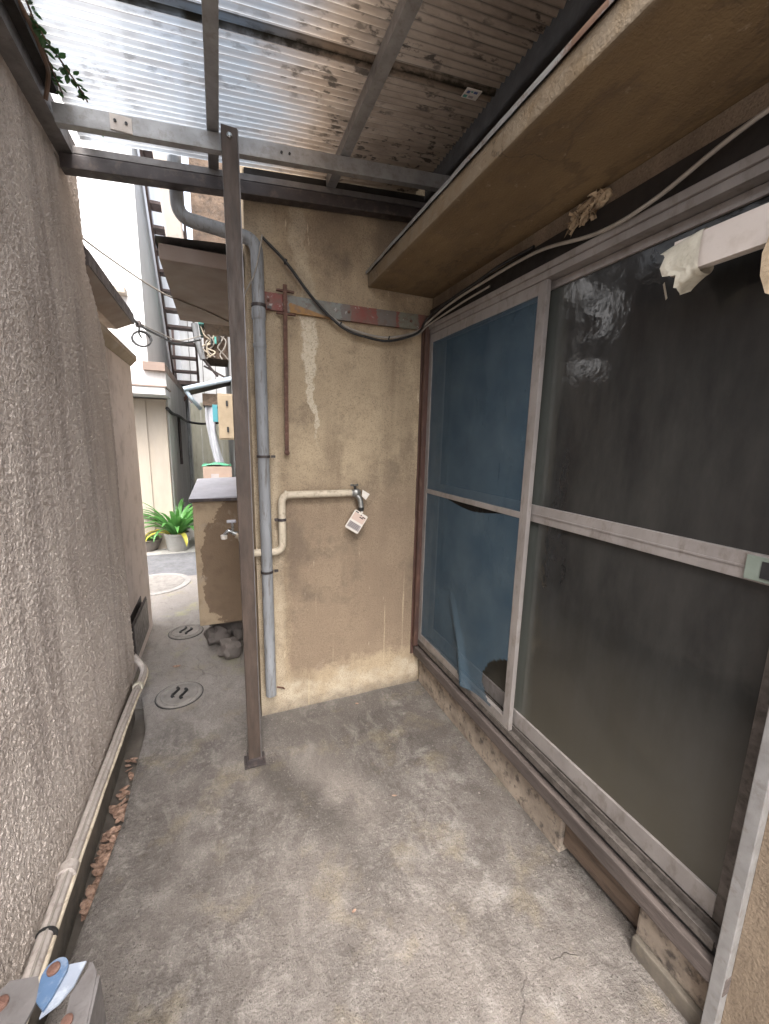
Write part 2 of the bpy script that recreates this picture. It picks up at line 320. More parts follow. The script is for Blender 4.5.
# --- corrugated translucent sheet, grimy
def mat_sheet():
    t = NT('grimy_translucent_sheet'); p = t.pos; x, y, z = t.xyz()
    along = t.noise(1, 6, .65, t.scale(p, (5, 38, 1)))
    blot = t.noise(1, 5, .62, t.scale(p, (3.2, 5.5, 1)))
    spot = t.noise(1, 4, .6, t.scale(p, (16, 60, 1)))
    trough = t.step(t.math('SINE', t.mul(y, 2*math.pi/.026)), .45, .95)
    aged = t.step(t.add(x, t.mul(t.sub(blot, .5), .35)), .16, .42)         # old brown half of the roof
    clear = t.mix(t.step(t.add(x, t.mul(t.sub(blot, .5), .3)), -.28, .02), (.46, .49, .52), (.225, .258, .295)); brown = (.36, .28, .205)  # clear part paler at the left: sky glow worked into its colour
    col = t.mix(t.mul(aged, .92), clear, brown)
    col = t.mix(t.mul(t.step(along, .42, .66), t.add(.25, t.mul(aged, .5))), col, (.22, .165, .12))
    col = t.mix(t.mul(t.mul(trough, t.step(along, .30, .60, .55, 1)), .85), col, (.075, .058, .045))
    mould = t.mul(t.step(spot, .55, .62), t.step(blot, .40, .54))
    band = t.mul(t.step(t.noise(1, 6, .65, t.scale(p, (2.5, 9, 1))), .5, .68), aged); col = t.mix(t.mul(band, .45), col, (.095, .068, .05))
    col = t.mix(t.mul(mould, t.add(.35, t.mul(aged, .5))), col, (.035, .028, .022))
    # mossy dirt caught in the overlap
    lap = t.step(t.add(t.math('ABSOLUTE', t.sub(y, t.add(1.415, t.mul(x, -.02)))), t.mul(t.sub(t.noise(26, 5, .65), .5), .035)), .004, .016, 1, 0)
    lap = t.mul(lap, t.step(t.noise(1, 3, .5, t.scale(p, (4, .1, .1))), .30, .42))
    col = t.mix(t.mul(lap, .93), col, (.028, .024, .014))
    # leaf mould along the left edge
    le = t.step(t.add(x, t.mul(t.noise(11, 5, .65), .16)), -.37, -.30, 1, 0)
    col = t.mix(t.mul(le, .85), col, (.05, .04, .028))
    tl = t.new('ShaderNodeBsdfTranslucent'); t.put(tl.inputs[0], col)
    tp = t.new('ShaderNodeBsdfTransparent'); t.put(tp.inputs[0], t.mulc(col, (.95, .97, 1.0)))
    df = t.pbr(col, .38, 0, spec=.5)
    m1 = t.new('ShaderNodeMixShader'); t.put(m1.inputs[0], t.step(aged, 0, 1, .16, .05)); t.t.links.new(tl.outputs[0], m1.inputs[1]); t.t.links.new(tp.outputs[0], m1.inputs[2])
    m2 = t.new('ShaderNodeMixShader'); t.put(m2.inputs[0], t.step(aged, 0, 1, .15, .45)); t.t.links.new(m1.outputs[0], m2.inputs[1]); t.t.links.new(df, m2.inputs[2])
    return t.done(m2.outputs[0])
M['sheet'] = mat_sheet()

# --- obscured, dusty window glass
def mat_glass():
    t = NT('dusty_obscure_glass'); p = t.pos; x, y, z = t.xyz()
    dust = t.noise(1, 6, .65, t.scale(p, (3, 7, 2.2))); run = t.noise(1, 4, .6, t.scale(p, (3, 45, 1.5)))
    col = t.mix(t.step(dust, .4, .7), (.018, .018, .0178), (.036, .0355, .033))
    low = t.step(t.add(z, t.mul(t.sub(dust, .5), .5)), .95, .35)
    col = t.mix(t.mul(low, .6), col, (.078, .070, .050))  # olive lower part: the floor's reflection painted into the pane colour
    col = t.mix(t.mul(t.step(run, .5, .8), .06), col, (.065, .066, .060))
    edge = t.mul(t.step(t.add(y, t.mul(t.sub(dust, .5), .08)), 1.10, 1.17), t.step(x, 1.13, 1.12))
    col = t.mix(t.mul(edge, .6), col, (.095, .105, .095))
    ripple = t.add(t.noise(17, 3, .5), t.mul(t.noise(75, 2, .5), .10))
    nb = t.bump(ripple, .34, .0042)
    rough = t.add(t.step(dust, .35, .7, .035, .17), t.mul(t.step(run, .5, .7), .05))
    return t.done(t.pbr(col, rough, 0, nb, spec=.55))
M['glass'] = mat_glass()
def mat_mesh():
    t = NT('blue_insect_mesh'); p = t.pos; x, y, z = t.xyz()
    w1 = t.math('SINE', t.mul(y, 2*math.pi/.0036)); w2 = t.math('SINE', t.mul(z, 2*math.pi/.0036))
    weave = t.step(t.math('MAXIMUM', w1, w2), .0, .8, .50, .90)
    dust = t.noise(5, 5, .6)
    col = t.mix(t.step(dust, .35, .68), (.040, .073, .104), (.074, .110, .138))
    a = t.pbr(col, .7, 0, t.bump(t.noise(7, 3), .2, .02), spec=.25)
    tp = t.new('ShaderNodeBsdfTransparent')
    ms = t.new('ShaderNodeMixShader'); t.put(ms.inputs[0], weave); t.t.links.new(tp.outputs[0], ms.inputs[1]); t.t.links.new(a, ms.inputs[2])
    return t.done(ms.outputs[0])
M['mesh'] = mat_mesh()

# ------------------------------------------------------------------ mesh builder
WL = {}
class MB:
    def __init__(s): s.bm = bmesh.new()
    def box(s, x0, x1, y0, y1, z0, z1, bev=0, mat=None):
        vs = [s.bm.verts.new(p) for p in ((x0,y0,z0),(x1,y0,z0),(x1,y1,z0),(x0,y1,z0),(x0,y0,z1),(x1,y0,z1),(x1,y1,z1),(x0,y1,z1))]
        return s._hex(vs, bev, mat)
    def hexa(s, pts, bev=0):
        return s._hex([s.bm.verts.new(p) for p in pts], bev, None)
    def _hex(s, vs, bev, mat):
        fs = [s.bm.faces.new([vs[i] for i in q]) for q in ((0,3,2,1),(4,5,6,7),(0,1,5,4),(1,2,6,5),(2,3,7,6),(3,0,4,7))]
        if mat is not None:
            for v in vs: v.co = mat @ v.co
        if bev:
            es = list({e for f in fs for e in f.edges})
            bmesh.ops.bevel(s.bm, geom=es, offset=bev, segments=2, profile=.6, affect='EDGES')
        return s
    def beam(s, a, b, w, h, up=(0, 0, 1), bev=0):
        a, b = Vector(a), Vector(b); d = (b-a); L = d.length; d.normalize(); up = Vector(up)
        sx = d.cross(up).normalized(); uz = sx.cross(d).normalized()
        m = Matrix(((sx.x, d.x, uz.x, a.x), (sx.y, d.y, uz.y, a.y), (sx.z, d.z, uz.z, a.z), (0, 0, 0, 1)))
        return s.box(-w/2, w/2, 0, L, -h/2, h/2, bev, m)
    def tube(s, pts, r, n=12, caps=True):
        pts = [Vector(p) for p in pts]; k = len(pts); rs = r if isinstance(r, (list, tuple)) else [r]*k
        rings = []; prev = None
        for i, p in enumerate(pts):
            d = (pts[min(i+1, k-1)] - pts[max(i-1, 0)]).normalized()
            if prev is None:
                a = Vector((0, 0, 1)) if abs(d.z) < .9 else Vector((1, 0, 0)); u = d.cross(a).normalized()
            else:
                u = (prev - d*prev.dot(d)).normalized()
            prev = u; v = d.cross(u)
            rings.append([s.bm.verts.new(p + rs[i]*(math.cos(2*math.pi*j/n)*u + math.sin(2*math.pi*j/n)*v)) for j in range(n)])
        for a, b in zip(rings, rings[1:]):
            for j in range(n): s.bm.faces.new((a[j], a[(j+1) % n], b[(j+1) % n], b[j]))
        if caps: s.bm.faces.new(rings[0][::-1]); s.bm.faces.new(rings[-1])
        return s
    def prism(s, poly, vec):
        vec = Vector(vec); a = [s.bm.verts.new(p) for p in poly]; b = [s.bm.verts.new(Vector(p)+vec) for p in poly]; n = len(a)
        s.bm.faces.new(a[::-1]); s.bm.faces.new(b)
        for i in range(n): s.bm.faces.new((a[i], a[(i+1) % n], b[(i+1) % n], b[i]))
        return s
    def grid(s, rows, skip=None):
        g = [[s.bm.verts.new(p) for p in r] for r in rows]
        for i in range(len(g)-1):
            for j in range(len(g[0])-1):
                if skip and skip(i, j): continue
                s.bm.faces.new((g[i][j], g[i][j+1], g[i+1][j+1], g[i+1][j]))
        return s
    def lathe(s, prof, c=(0, 0, 0), n=24, axis='Z'):
        rings = []
        for r, z in prof:
            ring = []
            for j in range(n):
                a = 2*math.pi*j/n; q = (r*math.cos(a), r*math.sin(a), z)
                if axis == 'X': q = (z, q[0], q[1])
                if axis == 'Y': q = (q[0], -z, q[1])
                ring.append(s.bm.verts.new(Vector(q)+Vector(c)))
            rings.append(ring)
        for a, b in zip(rings, rings[1:]):
            for j in range(n): s.bm.faces.new((a[j], a[(j+1) % n], b[(j+1) % n], b[j]))
        s.bm.faces.new(rings[0][::-1]); s.bm.faces.new(rings[-1])
        return s
    def blob(s, c, rad, seed=0, amp=.25, sub=3):
        r = bmesh.ops.create_icosphere(s.bm, subdivisions=sub, radius=1)
        for v in r['verts']:
            k = 1 + amp*mnoise.noise(v.co*1.7 + Vector((seed*7.3, 1, 2))) + amp*.4*mnoise.noise(v.co*4.1 + Vector((seed, 5, 2)))
            v.co = Vector((v.co.x*rad[0]*k, v.co.y*rad[1]*k, v.co.z*rad[2]*k)) + Vector(c)
        return s
    def blade(s, base, dirv, L, w, droop, seg=7, lift=1.0, fold=.25):
        """one strap leaf: rises, arches over and tapers"""
        dv = Vector((dirv[0], dirv[1], 0)).normalized(); side = Vector((-dv.y, dv.x, 0))
        rows = []; p = Vector(base); ang = math.atan2(lift, 1)
        for i in range(seg+1):
            t = i/seg; ww = w*(math.sin(math.pi*min(1, .12+t*.88))**.6)*(1 if t < .98 else .15)
            rows.append([p - side*ww/2, p - Vector((0, 0, ww*fold)), p + side*ww/2])
            p = p + (dv*math.cos(ang) + Vector((0, 0, math.sin(ang))))*(L/seg); ang -= droop/seg*(.5+t)
        return s.grid(rows)
    def build(s, name, mat, parent=None, smooth=False, label=None, weld=False):
        me = bpy.data.meshes.new(name)
        off = WL.get(parent, Vector((0, 0, 0))) if parent is not None else Vector((0, 0, 0))
        if parent is None:
            xs = [v.co for v in s.bm.verts]
            lo = Vector((min(v.x for v in xs), min(v.y for v in xs), min(v.z for v in xs))); hi = Vector((max(v.x for v in xs), max(v.y for v in xs), 0))
            off = Vector(((lo.x+hi.x)/2, (lo.y+hi.y)/2, lo.z))
        for v in s.bm.verts: v.co -= off
        bmesh.ops.recalc_face_normals(s.bm, faces=s.bm.faces)
        s.bm.to_mesh(me); s.bm.free()
        if smooth:
            for p in me.polygons: p.use_smooth = True
        me.materials.append(M[mat] if isinstance(mat, str) else mat)
        o = bpy.data.objects.new(name, me); COL.objects.link(o)
        if parent is not None: o.parent = parent; WL[o] = WL[parent]
        else: o.location = off; WL[o] = off
        if label: o['label'] = label
        return o
def tag(o, label, cat, group=None):
    o['label'] = label; o['category'] = cat
    if group: o['group'] = group
    return o
def thing(name, label, cat, loc, group=None):
    o = bpy.data.objects.new(name, None); o.empty_display_size = .1; COL.objects.link(o); o.location = loc; WL[o] = Vector(loc)
    return tag(o, label, cat, group)
def struct(o): o['kind'] = 'structure'; return o
def stuff(o): o['kind'] = 'stuff'; return o
def autosmooth(o, a=35):
    for p in o.data.polygons: p.use_smooth = True
    o.data.set_sharp_from_angle(angle=R(a)); return o
def arc(pts, r, n=6):
    """round the corners of a polyline"""
    pts = [Vector(p) for p in pts]; out = [pts[0]]
    for a, b, c in zip(pts, pts[1:], pts[2:]):
        d1 = (a-b).normalized(); d2 = (c-b).normalized(); k = min(r, (a-b).length*.45, (c-b).length*.45)
        p, q = b+d1*k, b+d2*k
        for i in range(n+1):
            t = i/n; out.append((1-t)**2*p + 2*t*(1-t)*b + t*t*q)
    out.append(pts[-1]); return out
def spline(pts, n=8):
    P = [Vector(p) for p in pts]; P = [2*P[0]-P[1]] + P + [2*P[-1]-P[-2]]; out = []
    for i in range(1, len(P)-2):
        for k in range(n):
            t = k/n; a, b, c, d = P[i-1:i+3]
            out.append(.5*((2*b) + (c-a)*t + (2*a-5*b+4*c-d)*t*t + (3*b-a-3*c+d)*t**3))
    out.append(P[-2]); return out

# ================================================================== SETTING
# ground under everything
struct(MB().grid([[(x, y, -.075) for x in (-120, -.2, 120)] for y in (-120, 2, 120)]).build('ground', 'dirt'))
# concrete slab of the passage with its left gutter edge
def slab_left(y):
    pts = [(-4, -.60), (.9, -.505), (1.16, -.476), (1.6, -.424), (2.15, -.425), (2.46, -.49), (2.50, -.9), (4.63, -.9)]
    for (a, xa), (b, xb) in zip(pts, pts[1:]):
        if a <= y <= b: return xa+(xb-xa)*(y-a)/(b-a)
    return -.9
ys = [-4, -2, -1] + [-.4+.03*i for i in range(101)] + [2.8, 3.2, 3.7, 4.2, 4.63]
rows = []
for y in ys:
    l = slab_left(y); l += .006*mnoise.noise(Vector((y*14, 3, 0))); row = [(l, y, -.08), (l, y, -.006), (l+.008, y, 0)]
    for i in range(1, 61):
        x = l + (1.30-l)*i/60
        row.append((x, y, .0035*mnoise.noise(Vector((x*3, y*3, 1)))-.0005))
    rows.append(row)
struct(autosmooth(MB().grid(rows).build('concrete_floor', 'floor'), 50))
# lane crossing at the end of the passage, kerb strip and pavement beyond
struct(MB().box(-30, 30, 4.634, 5.62, -.1, -.004).build('lane', 'asphalt'))
struct(MB().box(-30, -.05, 5.625, 13, -.1, .0).build('pavement', 'paving'))

# ================================================================== LEFT BUILDING
lb = thing('stucco_house', 'low house with rough grey spattered stucco wall filling the left side', 'house', (-1.2, 1, 0))
corner = [(2.62, 2.26), (2.2, 2.262), (2.05, 2.40), (1.94, 2.468), (1.4, 2.485), (1.1, 2.45), (.8, 2.446), (.3, 2.452), (.18, 2.42), (.0, 2.42)]
def cy_at(z):
    for (a, ya), (b, yb) in zip(corner, corner[1:]):
        if b <= z <= a: return ya + (yb-ya)*(a-z)/(a-b)
    return corner[0][1] if z > 2.6 else corner[-1][1]
rows = []
nz = 400
for i in range(nz+1):
    z = .155 + (2.62-.155)*i/nz; c = cy_at(z); row = []
    flare = -.012*max(0, 1-(z-.155)/.05)
    lean = .0
    N1 = 330
    for j in range(N1+1):
        t = j/N1; y = .35 + (c-.03-.35)*t
        row.append((-.5+lean+flare, y, z))
    for k in range(1, 9):
        a = k/8*math.pi/2; row.append((-.53+.03*math.cos(a)+lean+flare, c-.03+.03*math.sin(a), z))
    for k in range(1, 8): row.append((-.53-.06*k*k*.3+lean, c, z))
    rows.append(row)
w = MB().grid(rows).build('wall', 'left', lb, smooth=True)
b = MB(); b.box(-2.6, -.502, -1.2, .352, .155, 2.62); b.box(-2.6, -.54, .352, 2.2, .155, 2.60); b.build('rear_wall', 'garden_wall', lb)
MB().box(-2.6, -.512, -1.2, 2.36, -.075, .154).build('plinth', 'plinth_dark', lb)
MB().box(-2.7, -.505, -1.2, 2.24, 2.621, 2.66).build('flat_roof', 'brown_metal', lb)
# side eave that runs on past the corner
e = MB().prism([(-.505, 2.30, 2.275), (-.505, 2.30, 2.235), (-.60, 2.30, 2.19), (-.70, 2.30, 2.19), (-.70, 2.30, 2.34)], (0, 1.0, 0))
ev = e.build('eave', 'brown_metal', lb)
MB().box(-.512, -.498, 2.29, 3.32, 2.236, 2.30).build('fascia', 'steel_dark', ev)

# garden wall beyond the corner, with sloping coping
gw = thing('garden_wall', 'pinkish roughcast garden wall with brown sloped coping beyond the grey house corner', 'wall', (-.65, 3, 0))
MB().box(-.74, -.565, 2.55, 3.46, -.075, 1.985, .008).build('wall', 'garden_wall', gw)
MB().prism([(-.53, 2.53, 2.06), (-.53, 2.53, 2.03), (-.57, 2.53, 1.988), (-.76, 2.53, 1.988), (-.76, 2.53, 2.10)], (0, .97, 0)).build('coping', 'meter', gw)

# dark metal trough fixed to the garden wall
tr_ = thing('wall_box', 'dark bronze open metal box fixed low on the garden wall', 'box', (-.545, 2.8, .15))
b = MB(); b.box(-.562, -.53, 2.58, 2.59, .17, .40); b.box(-.562, -.53, 3.07, 3.08, .15, .34); b.box(-.536, -.528, 2.59, 3.07, .15, .385); b.box(-.565, -.561, 2.58, 3.08, .16, .39)
b.build('case', 'steel_dark', tr_)
b = MB(); b.box(-.526, -.523, 2.60, 3.06, .165, .37); b.build('front_panel', 'grey_steel', tr_)

# lagged pipe bundle along the foot of the left wall
pb = thing('pipe_bundle', 'taped pipe bundle with thin cables running along the foot of grey wall', 'pipe', (-.48, 1.7, .2))
path = spline([(-.47, -1.0, .30), (-.475, .4, .245), (-.47, 1.0, .218), (-.47, 1.3, .215), (-.468, 1.75, .195), (-.468, 2.2, .163), (-.462, 2.38, .145), (-.468, 2.50, .15), (-.52, 2.56, .20)], 14)
path = [p + Vector((-.009, 0, .004*mnoise.noise(p*9))) for p in path]
autosmooth(MB().tube(path, .0175, 14).build('lagged_pipe', 'tape_grey', pb), 60)
off = [p + Vector((.017, 0, -.013)) + Vector((.003, 0, .003))*mnoise.noise(p*12) for p in path[:-6]]
autosmooth(MB().tube(off, .007, 8).build('thin_pipe', 'pipe_cream', pb), 60)
off = [p + Vector((.007, 0, .0185)) + Vector((.004, 0, .004))*mnoise.noise(p*8) for p in path]
autosmooth(MB().tube(off, .0035, 7).build('cable', 'cable_grey', pb), 60)
def at_y(y): return min(path, key=lambda p: abs(p.y-y))
for yy, rr, ln, mt in ((1.245, .0245, .035, 'tape_grey'), (2.31, .0255, .028, 'tape_torn')):
    c = at_y(yy); k = path.index(c); d = (path[k+1]-path[k-1]).normalized()
    autosmooth(MB().tube([c-d*ln/2, c-d*ln/2.2, c+d*ln/2.2, c+d*ln/2], [rr*.9, rr, rr, rr*.9], 14).build('collar', mt, pb), 40)
for yy in (1.085,):
    c = at_y(yy); k = path.index(c); d = (path[k+1]-path[k-1]).normalized()
    autosmooth(MB().tube([c-d*.002+Vector((.003, 0, -.001)), c+d*.002+Vector((.003, 0, -.001))], .0245, 14).build('tie', 'black', pb), 40)

# dry leaves in the gutter
lm = MB()
def leaf(m, c, L, seed):
    rnd = random.Random(seed); a = rnd.uniform(0, 6.28); tl = rnd.uniform(-.5, .5); curl = rnd.uniform(.05, .3)
    ca, sa = math.cos(a), math.sin(a); rows = []
    for i in range(5):
        t = i/4; ww = L*.25*math.sin(math.pi*(.08+.84*t)); u = (t-.5)*L; zz = curl*L*(4*(t-.5)**2)*.4
        rows.append([(c[0]+ca*u-sa*v*ww, c[1]+sa*u+ca*v*ww, c[2]+zz+abs(v)*ww*curl+v*ww*tl) for v in (-1, 0, 1)])
    m.grid(rows)
for i in range(115):
    y = random.choice((random.uniform(1.32, 1.62), random.uniform(1.4, 2.0), random.uniform(1.34, 1.75)))
    l = slab_left(y); leaf(lm, (random.uniform(-.485, l-.016), y, -.068+random.uniform(0, .03)), random.uniform(.026, .054), i)
stuff(tag(lm.build('dead_leaves', 'leaf_dry', smooth=True), 'heap of dry red brown leaves lying in the gutter by grey wall', 'leaves'))
for i, (x, y, s_, lab) in enumerate(((.62, 1.32, .022, 'small orange dry leaf on the floor near the middle'), (.66, 1.95, .02, 'small dry leaf on the floor in front of tan wall'), (-.33, 2.72, .05, 'pale dry leaf on the floor between the two round lids'), (.33, .98, .016, 'tiny yellow leaf on the bare floor nearest the viewer'))):
    m = MB(); leaf(m, (x, y, .006), s_, 900+i); tag(m.build('fallen_leaf', 'leaf_dry', smooth=True), lab, 'leaf', 'leaves fallen on the floor')
tag(autosmooth(MB().tube(spline([(.355, .62, .006), (.36, .585, .009), (.385, .55, .006)], 5), .0022, 6).build('twig', 'twig')), 'short thin dark twig lying on the floor nearest the viewer', 'twig')

gm = MB()
for i in range(230):
    k = random.random()
    if k < .35: x, y = random.uniform(.16, 1.06), 2.03-abs(random.gauss(0, .05))
    elif k < .6: x, y = 1.085-abs(random.gauss(0, .04)), random.uniform(.6, 2.0)
    else: x, y = random.uniform(-.38, 1.0), random.uniform(.5, 2.0)
    r = random.uniform(.0012, .0038); a = random.uniform(0, 3)
    gm.box(x-r, x+r*1.2, y-r, y+r, .0005, r*1.2)
stuff(tag(gm.build('grit', 'stone'), 'scattered crumbs of grit on the floor along the walls', 'grit'))
# folding steel gate stowed at the near left corner
fg = thing('folding_gate', 'stowed grey steel folding gate with blue bracket at lower left', 'gate', (-.27, .55, 0))
Z = .72
def plate(m, pts, z, th): m.prism([(x, y, z-th) for x, y in pts], (0, 0, th))
m = MB(); plate(m, [(-.214, .594), (-.204, .575), (-.200, .45), (-.226, .45), (-.232, .56)], Z-.001, .004); m.box(-.2035, -.1995, .45, .572, .03, Z-.003)
m.prism([(-.204, .575, .03), (-.2165, .596, .03), (-.2195, .594, .03), (-.207, .573, .03)], (0, 0, Z-.034)); m.build('end_channel', 'grey_steel', fg)
m = MB(); plate(m, [(-.221, .5935), (-.2545, .600), (-.2615, .545), (-.242, .553), (-.229, .568)], Z+.004, .003); m.build('blue_cover', 'blue_plate', fg)
m = MB()
lug = [(-.258+.016*math.cos(a), .590+.018*math.sin(a)) for a in [R(-10+20*i) for i in range(11)]] + [(-.270, .562), (-.258, .548), (-.2515, .560)]
plate(m, [(x, y) for x, y in lug], Z+.010, .004); m.build('lug', 'blue_lug', fg)
m = MB(); m.lathe([(.008, 0), (.008, .003), (.005, .0045)], (-.260, .594, Z+.010), 14); autosmooth(m.build('rivet', 'rust', fg))
m = MB(); plate(m, [(-.332, .598), (-.318, .612), (-.283, .604), (-.272, .580), (-.285, .53), (-.30, .44), (-.33, .44)], Z-.003, .005); m.build('flat_bar', 'grey_steel', fg)
m = MB(); m.lathe([(.009, 0), (.009, .004), (.006, .006)], (-.318, .585, Z-.003), 14); autosmooth(m.build('rivet', 'rust', fg))
m = MB(); m.lathe([(.007, 0), (.007, .004), (.005, .005)], (-.227, .530, Z-.001), 14); autosmooth(m.build('rivet', 'rust', fg))
for x0, y0 in ((-.345, .47), (-.29, .50)):
    MB().box(x0, x0+.03, y0, y0+.03, .03, Z-.009, .002).build('upright', 'grey_steel', fg)
for k in range(4):
    MB().beam((-.34, .488, .08+.15*k), (-.205, .51, .22+.15*k), .004, .022).build('lattice_bar', 'grey_steel', fg)
    MB().beam((-.34, .496, .22+.15*k), (-.205, .518, .08+.15*k), .004, .022).build('lattice_bar', 'grey_steel', fg)
MB().box(-.34, -.2, .46, .60, .0, .028, .004).build('floor_guide', 'steel_dark', fg)

# ================================================================== TAN HOUSE (right)
h = thing('tan_house', 'tan roughcast house with wide sliding window facing the passage', 'house', (1.8, 1, 0))
# wing wall facing the viewer (Y 2.04)
g = []
for i in range(61):
    z = -.07 + (3.0+.07)*i/60
    g.append([(.145+.95*j/40, 2.04+.004*mnoise.noise(Vector((j*.2, z*4, 3))), z) for j in range(41)])
b = MB().grid(g); b.build('wall', 'tan', h, smooth=True)
MB().box(.1455, 1.60, 2.052, 4.25, -.07, 2.998).build('side_wall', 'tan_plain', h)
MB().box(1.30, 4.5, -.45, 2.035, -.07, 3.2).build('rear_wall', 'tan_plain', h)
# wall above and beside the window, near end
b = MB(); b.box(1.094, 1.302, -.45, 2.035, 2.193, 3.2); b.box(1.078, 1.302, -.45, .361, -.07, 2.1925); b.build('window_wall', 'tan_brown', h)
# plinth under the sill, broken open on one stretch
b = MB(); b.box(1.10, 1.30, .885, 2.036, -.07, .1955, .006); b.box(1.098, 1.30, .341, .590, -.07, .1955, .008); b.box(1.22, 1.30, .59, .885, -.07, .1955)
b.build('plinth', 'plinth_tan', h)
MB().box(1.075, 1.097, .342, .585, -.02, .055, .006).build('footing', 'plinth_dark', h)
b = MB(); b.hexa([(1.125, .60, .03), (1.16, .60, .03), (1.15, .882, .035), (1.115, .882, .035), (1.110, .60, .19), (1.145, .60, .19), (1.155, .882, .20), (1.12, .882, .20)])
b.build('loose_board', 'wood_board', h)
# upper storeys over the main block, jettied out over the passage roof
b = MB(); b.box(.36, 4.5, .35, 2.05, 3.0, 6.2); b.box(.42, 4.5, 2.05, 4.2, 3.0, 6.2); b.build('upper_storey', 'tan_brown', h)
b = MB(); b.box(-.075, .42, 2.38, 4.22, 2.42, 5.9); b.build('board_cladding', 'wood_board', h)
MB().box(.35, 4.6, .3, 4.3, 6.201, 6.3).build('roof', 'steel_dark', h)
# concrete hood over the window
ev = MB(); ev.box(.722, 1.095, -.4, 2.034, 2.25, 2.315, .006)
hood = ev.build('window_hood', 'soffit', h)
g = []
for i in range(160):
    y = -.4+2.436*i/159; q = .006*mnoise.noise(Vector((y*9, 0, 0))); g.append([(.714+q, y, 2.310+q*.6), (.712+q, y, 2.323+q*.6), (.718+q, y, 2.328), (1.094, y, 2.40)])
t_ = NT('rust_edged_flashing'); n_ = t_.noise(9, 6, .7); yy = t_.xyz()[1]
rustf = t_.step(t_.add(n_, t_.step(yy, 1.4, .6, -.06, .14)), .53, .62)
M['flash'] = t_.done(t_.pbr(t_.mix(rustf, (.27, .265, .255), (.13, .075, .05)), t_.step(rustf, 0, 1, .4, .8), .3, t_.bump(t_.noise(60, 4), .3, .004)))
MB().grid(g).build('flashing', 'flash', hood, smooth=True)
# side hood over the passage, seen past the post
sh_ = MB().box(-.205, .143, 2.12, 3.12, 2.25, 2.315, .004).build('side_hood', 'brown_metal', h)
MB().grid([[(-.215, y, 2.31), (-.213, y, 2.335), (.143, y, 2.36)] for y in (2.105, 3.13)]).build('flashing', 'grey_steel', sh_)
# timber plate over the passage roof's upper edge
b = MB(); b.box(.985, 1.093, -.4, 2.03, 2.50, 2.62); b.box(1.02, 1.093, -.4, 2.03, 2.64, 2.90); b.build('wall_plate', 'wood_dark', h)

# sliding window ---------------------------------------------------
wf = MB()
wf.box(1.060, 1.20, .389, 2.033, 2.086, 2.108, .003); wf.box(1.068, 1.20, .389, 2.033, 2.062, 2.086, .002)          # head rails
wf.box(1.072, 1.20, 2.004, 2.034, .300, 2.062, .002)                                                               # far jamb
win = wf.build('window_frame', 'alu_window', h)
b = MB(); b.box(1.080, 1.20, .36, 2.034, .2525, .285); b.build('sill_gap', 'black', win)
b = MB(); b.box(1.0725, 1.20, .363, 2.034, .2855, .292); b.box(1.066, 1.072, .40, 2.004, .276, .303); b.box(1.098, 1.1035, .40, 2.004, .2925, .316); b.box(1.128, 1.134, .40, 2.004, .2925, .312)
b.build('bottom_track', 'alu_dull', win)
b = MB(); b.box(1.054, 1.21, .36, 2.036, .196, .252, .005); b.build('sill', 'wood_sill', win)
MB().box(1.080, 1.30, -.3, 2.034, 2.1085, 2.192).build('head_timber', 'wood_dark', win)
MB().box(1.035, 1.2, 2.0345, 2.039, .20, 2.16).build('side_timber', 'wood_red', win)
b = MB(); b.box(1.042, 1.071, 2.005, 2.0344, .262, 2.10, .003); b.build('side_trim', 'wood_red', win)
b = MB(); b.box(1.052, 1.20, .3615, .388, -.06, 2.19, .002); b.build('near_jamb', 'alu', win)
# insect-screen sash (outer track)
S0, S1 = 1.172, 2.002
b = MB(); b.box(1.072, 1.092, S0, S0+.040, .300, 2.061, .002); b.box(1.072, 1.092, S1-.024, S1, .300, 2.061, .002)
b.box(1.0725, 1.0915, S0+.040, S1-.024, 2.018, 2.061, .002); b.box(1.0725, 1.0915, S0+.040, S1-.024, .301, .345, .002); b.box(1.0725, 1.0915, S0+.040, S1-.024, 1.211, 1.236, .002)
b.build('screen_sash', 'alu_window', win)
# mesh panels
ya, yb = S1-.026, S0+.038
g = [[(1.0755+.003*mnoise.noise(Vector((j*.25, i*.2, 0))), ya+(yb-ya)*j/24, 1.234+(2.022-1.234)*i/24) for j in range(25)] for i in range(25)]
MB().grid(g).build('insect_mesh', 'mesh', win, smooth=True)
NJ, NI = 60, 70
def lowmesh(i, j):
    u, v = j/NJ, i/NI                      # u: far to near, v: bottom to top
    y = ya+(yb-ya)*u; z = .338+(1.214-.338)*v; x = 1.0745
    sag = max(0, math.sin(math.pi*min(1, max(0, (u-.22)/.70))))**1.5
    z -= .030*sag*max(0, (v-.6)/.4)**2
    lr = max(0, (u-.52)/.48)*max(0, 1-v*2.6)                # loose lower corner
    d = (u-.40) - (.42-v)*.62                                # crease running down to the tear
    crease = math.exp(-(d/.035)**2)*max(0, 1-v/.46)
    x -= .028*crease + .012*lr + .004*mnoise.noise(Vector((u*5, v*6, 1)))*max(0, 1-v)
    dr = max(0, 1-v*4)*math.exp(-((u-.66)/.12)**2)
    z -= .014*dr; x -= .010*dr
    y += .02*crease
    return (x, y, z)
def torn(i, j):
    u, v = (j+.5)/NJ, (i+.5)/NI
    e1 = .012*mnoise.noise(Vector((u*5, v*7, 4)))
    hole = v < .30 and u > 1.0 - .20*math.sin(math.pi*min(1, .12+v/.30*.88))**.7 + e1
    return hole or (v < .012 and u < .30)
MB().grid([[lowmesh(i, j) for j in range(NJ+1)] for i in range(NI+1)], torn).build('insect_mesh', 'mesh', win, smooth=True, label='sagging torn lower blue insect mesh')
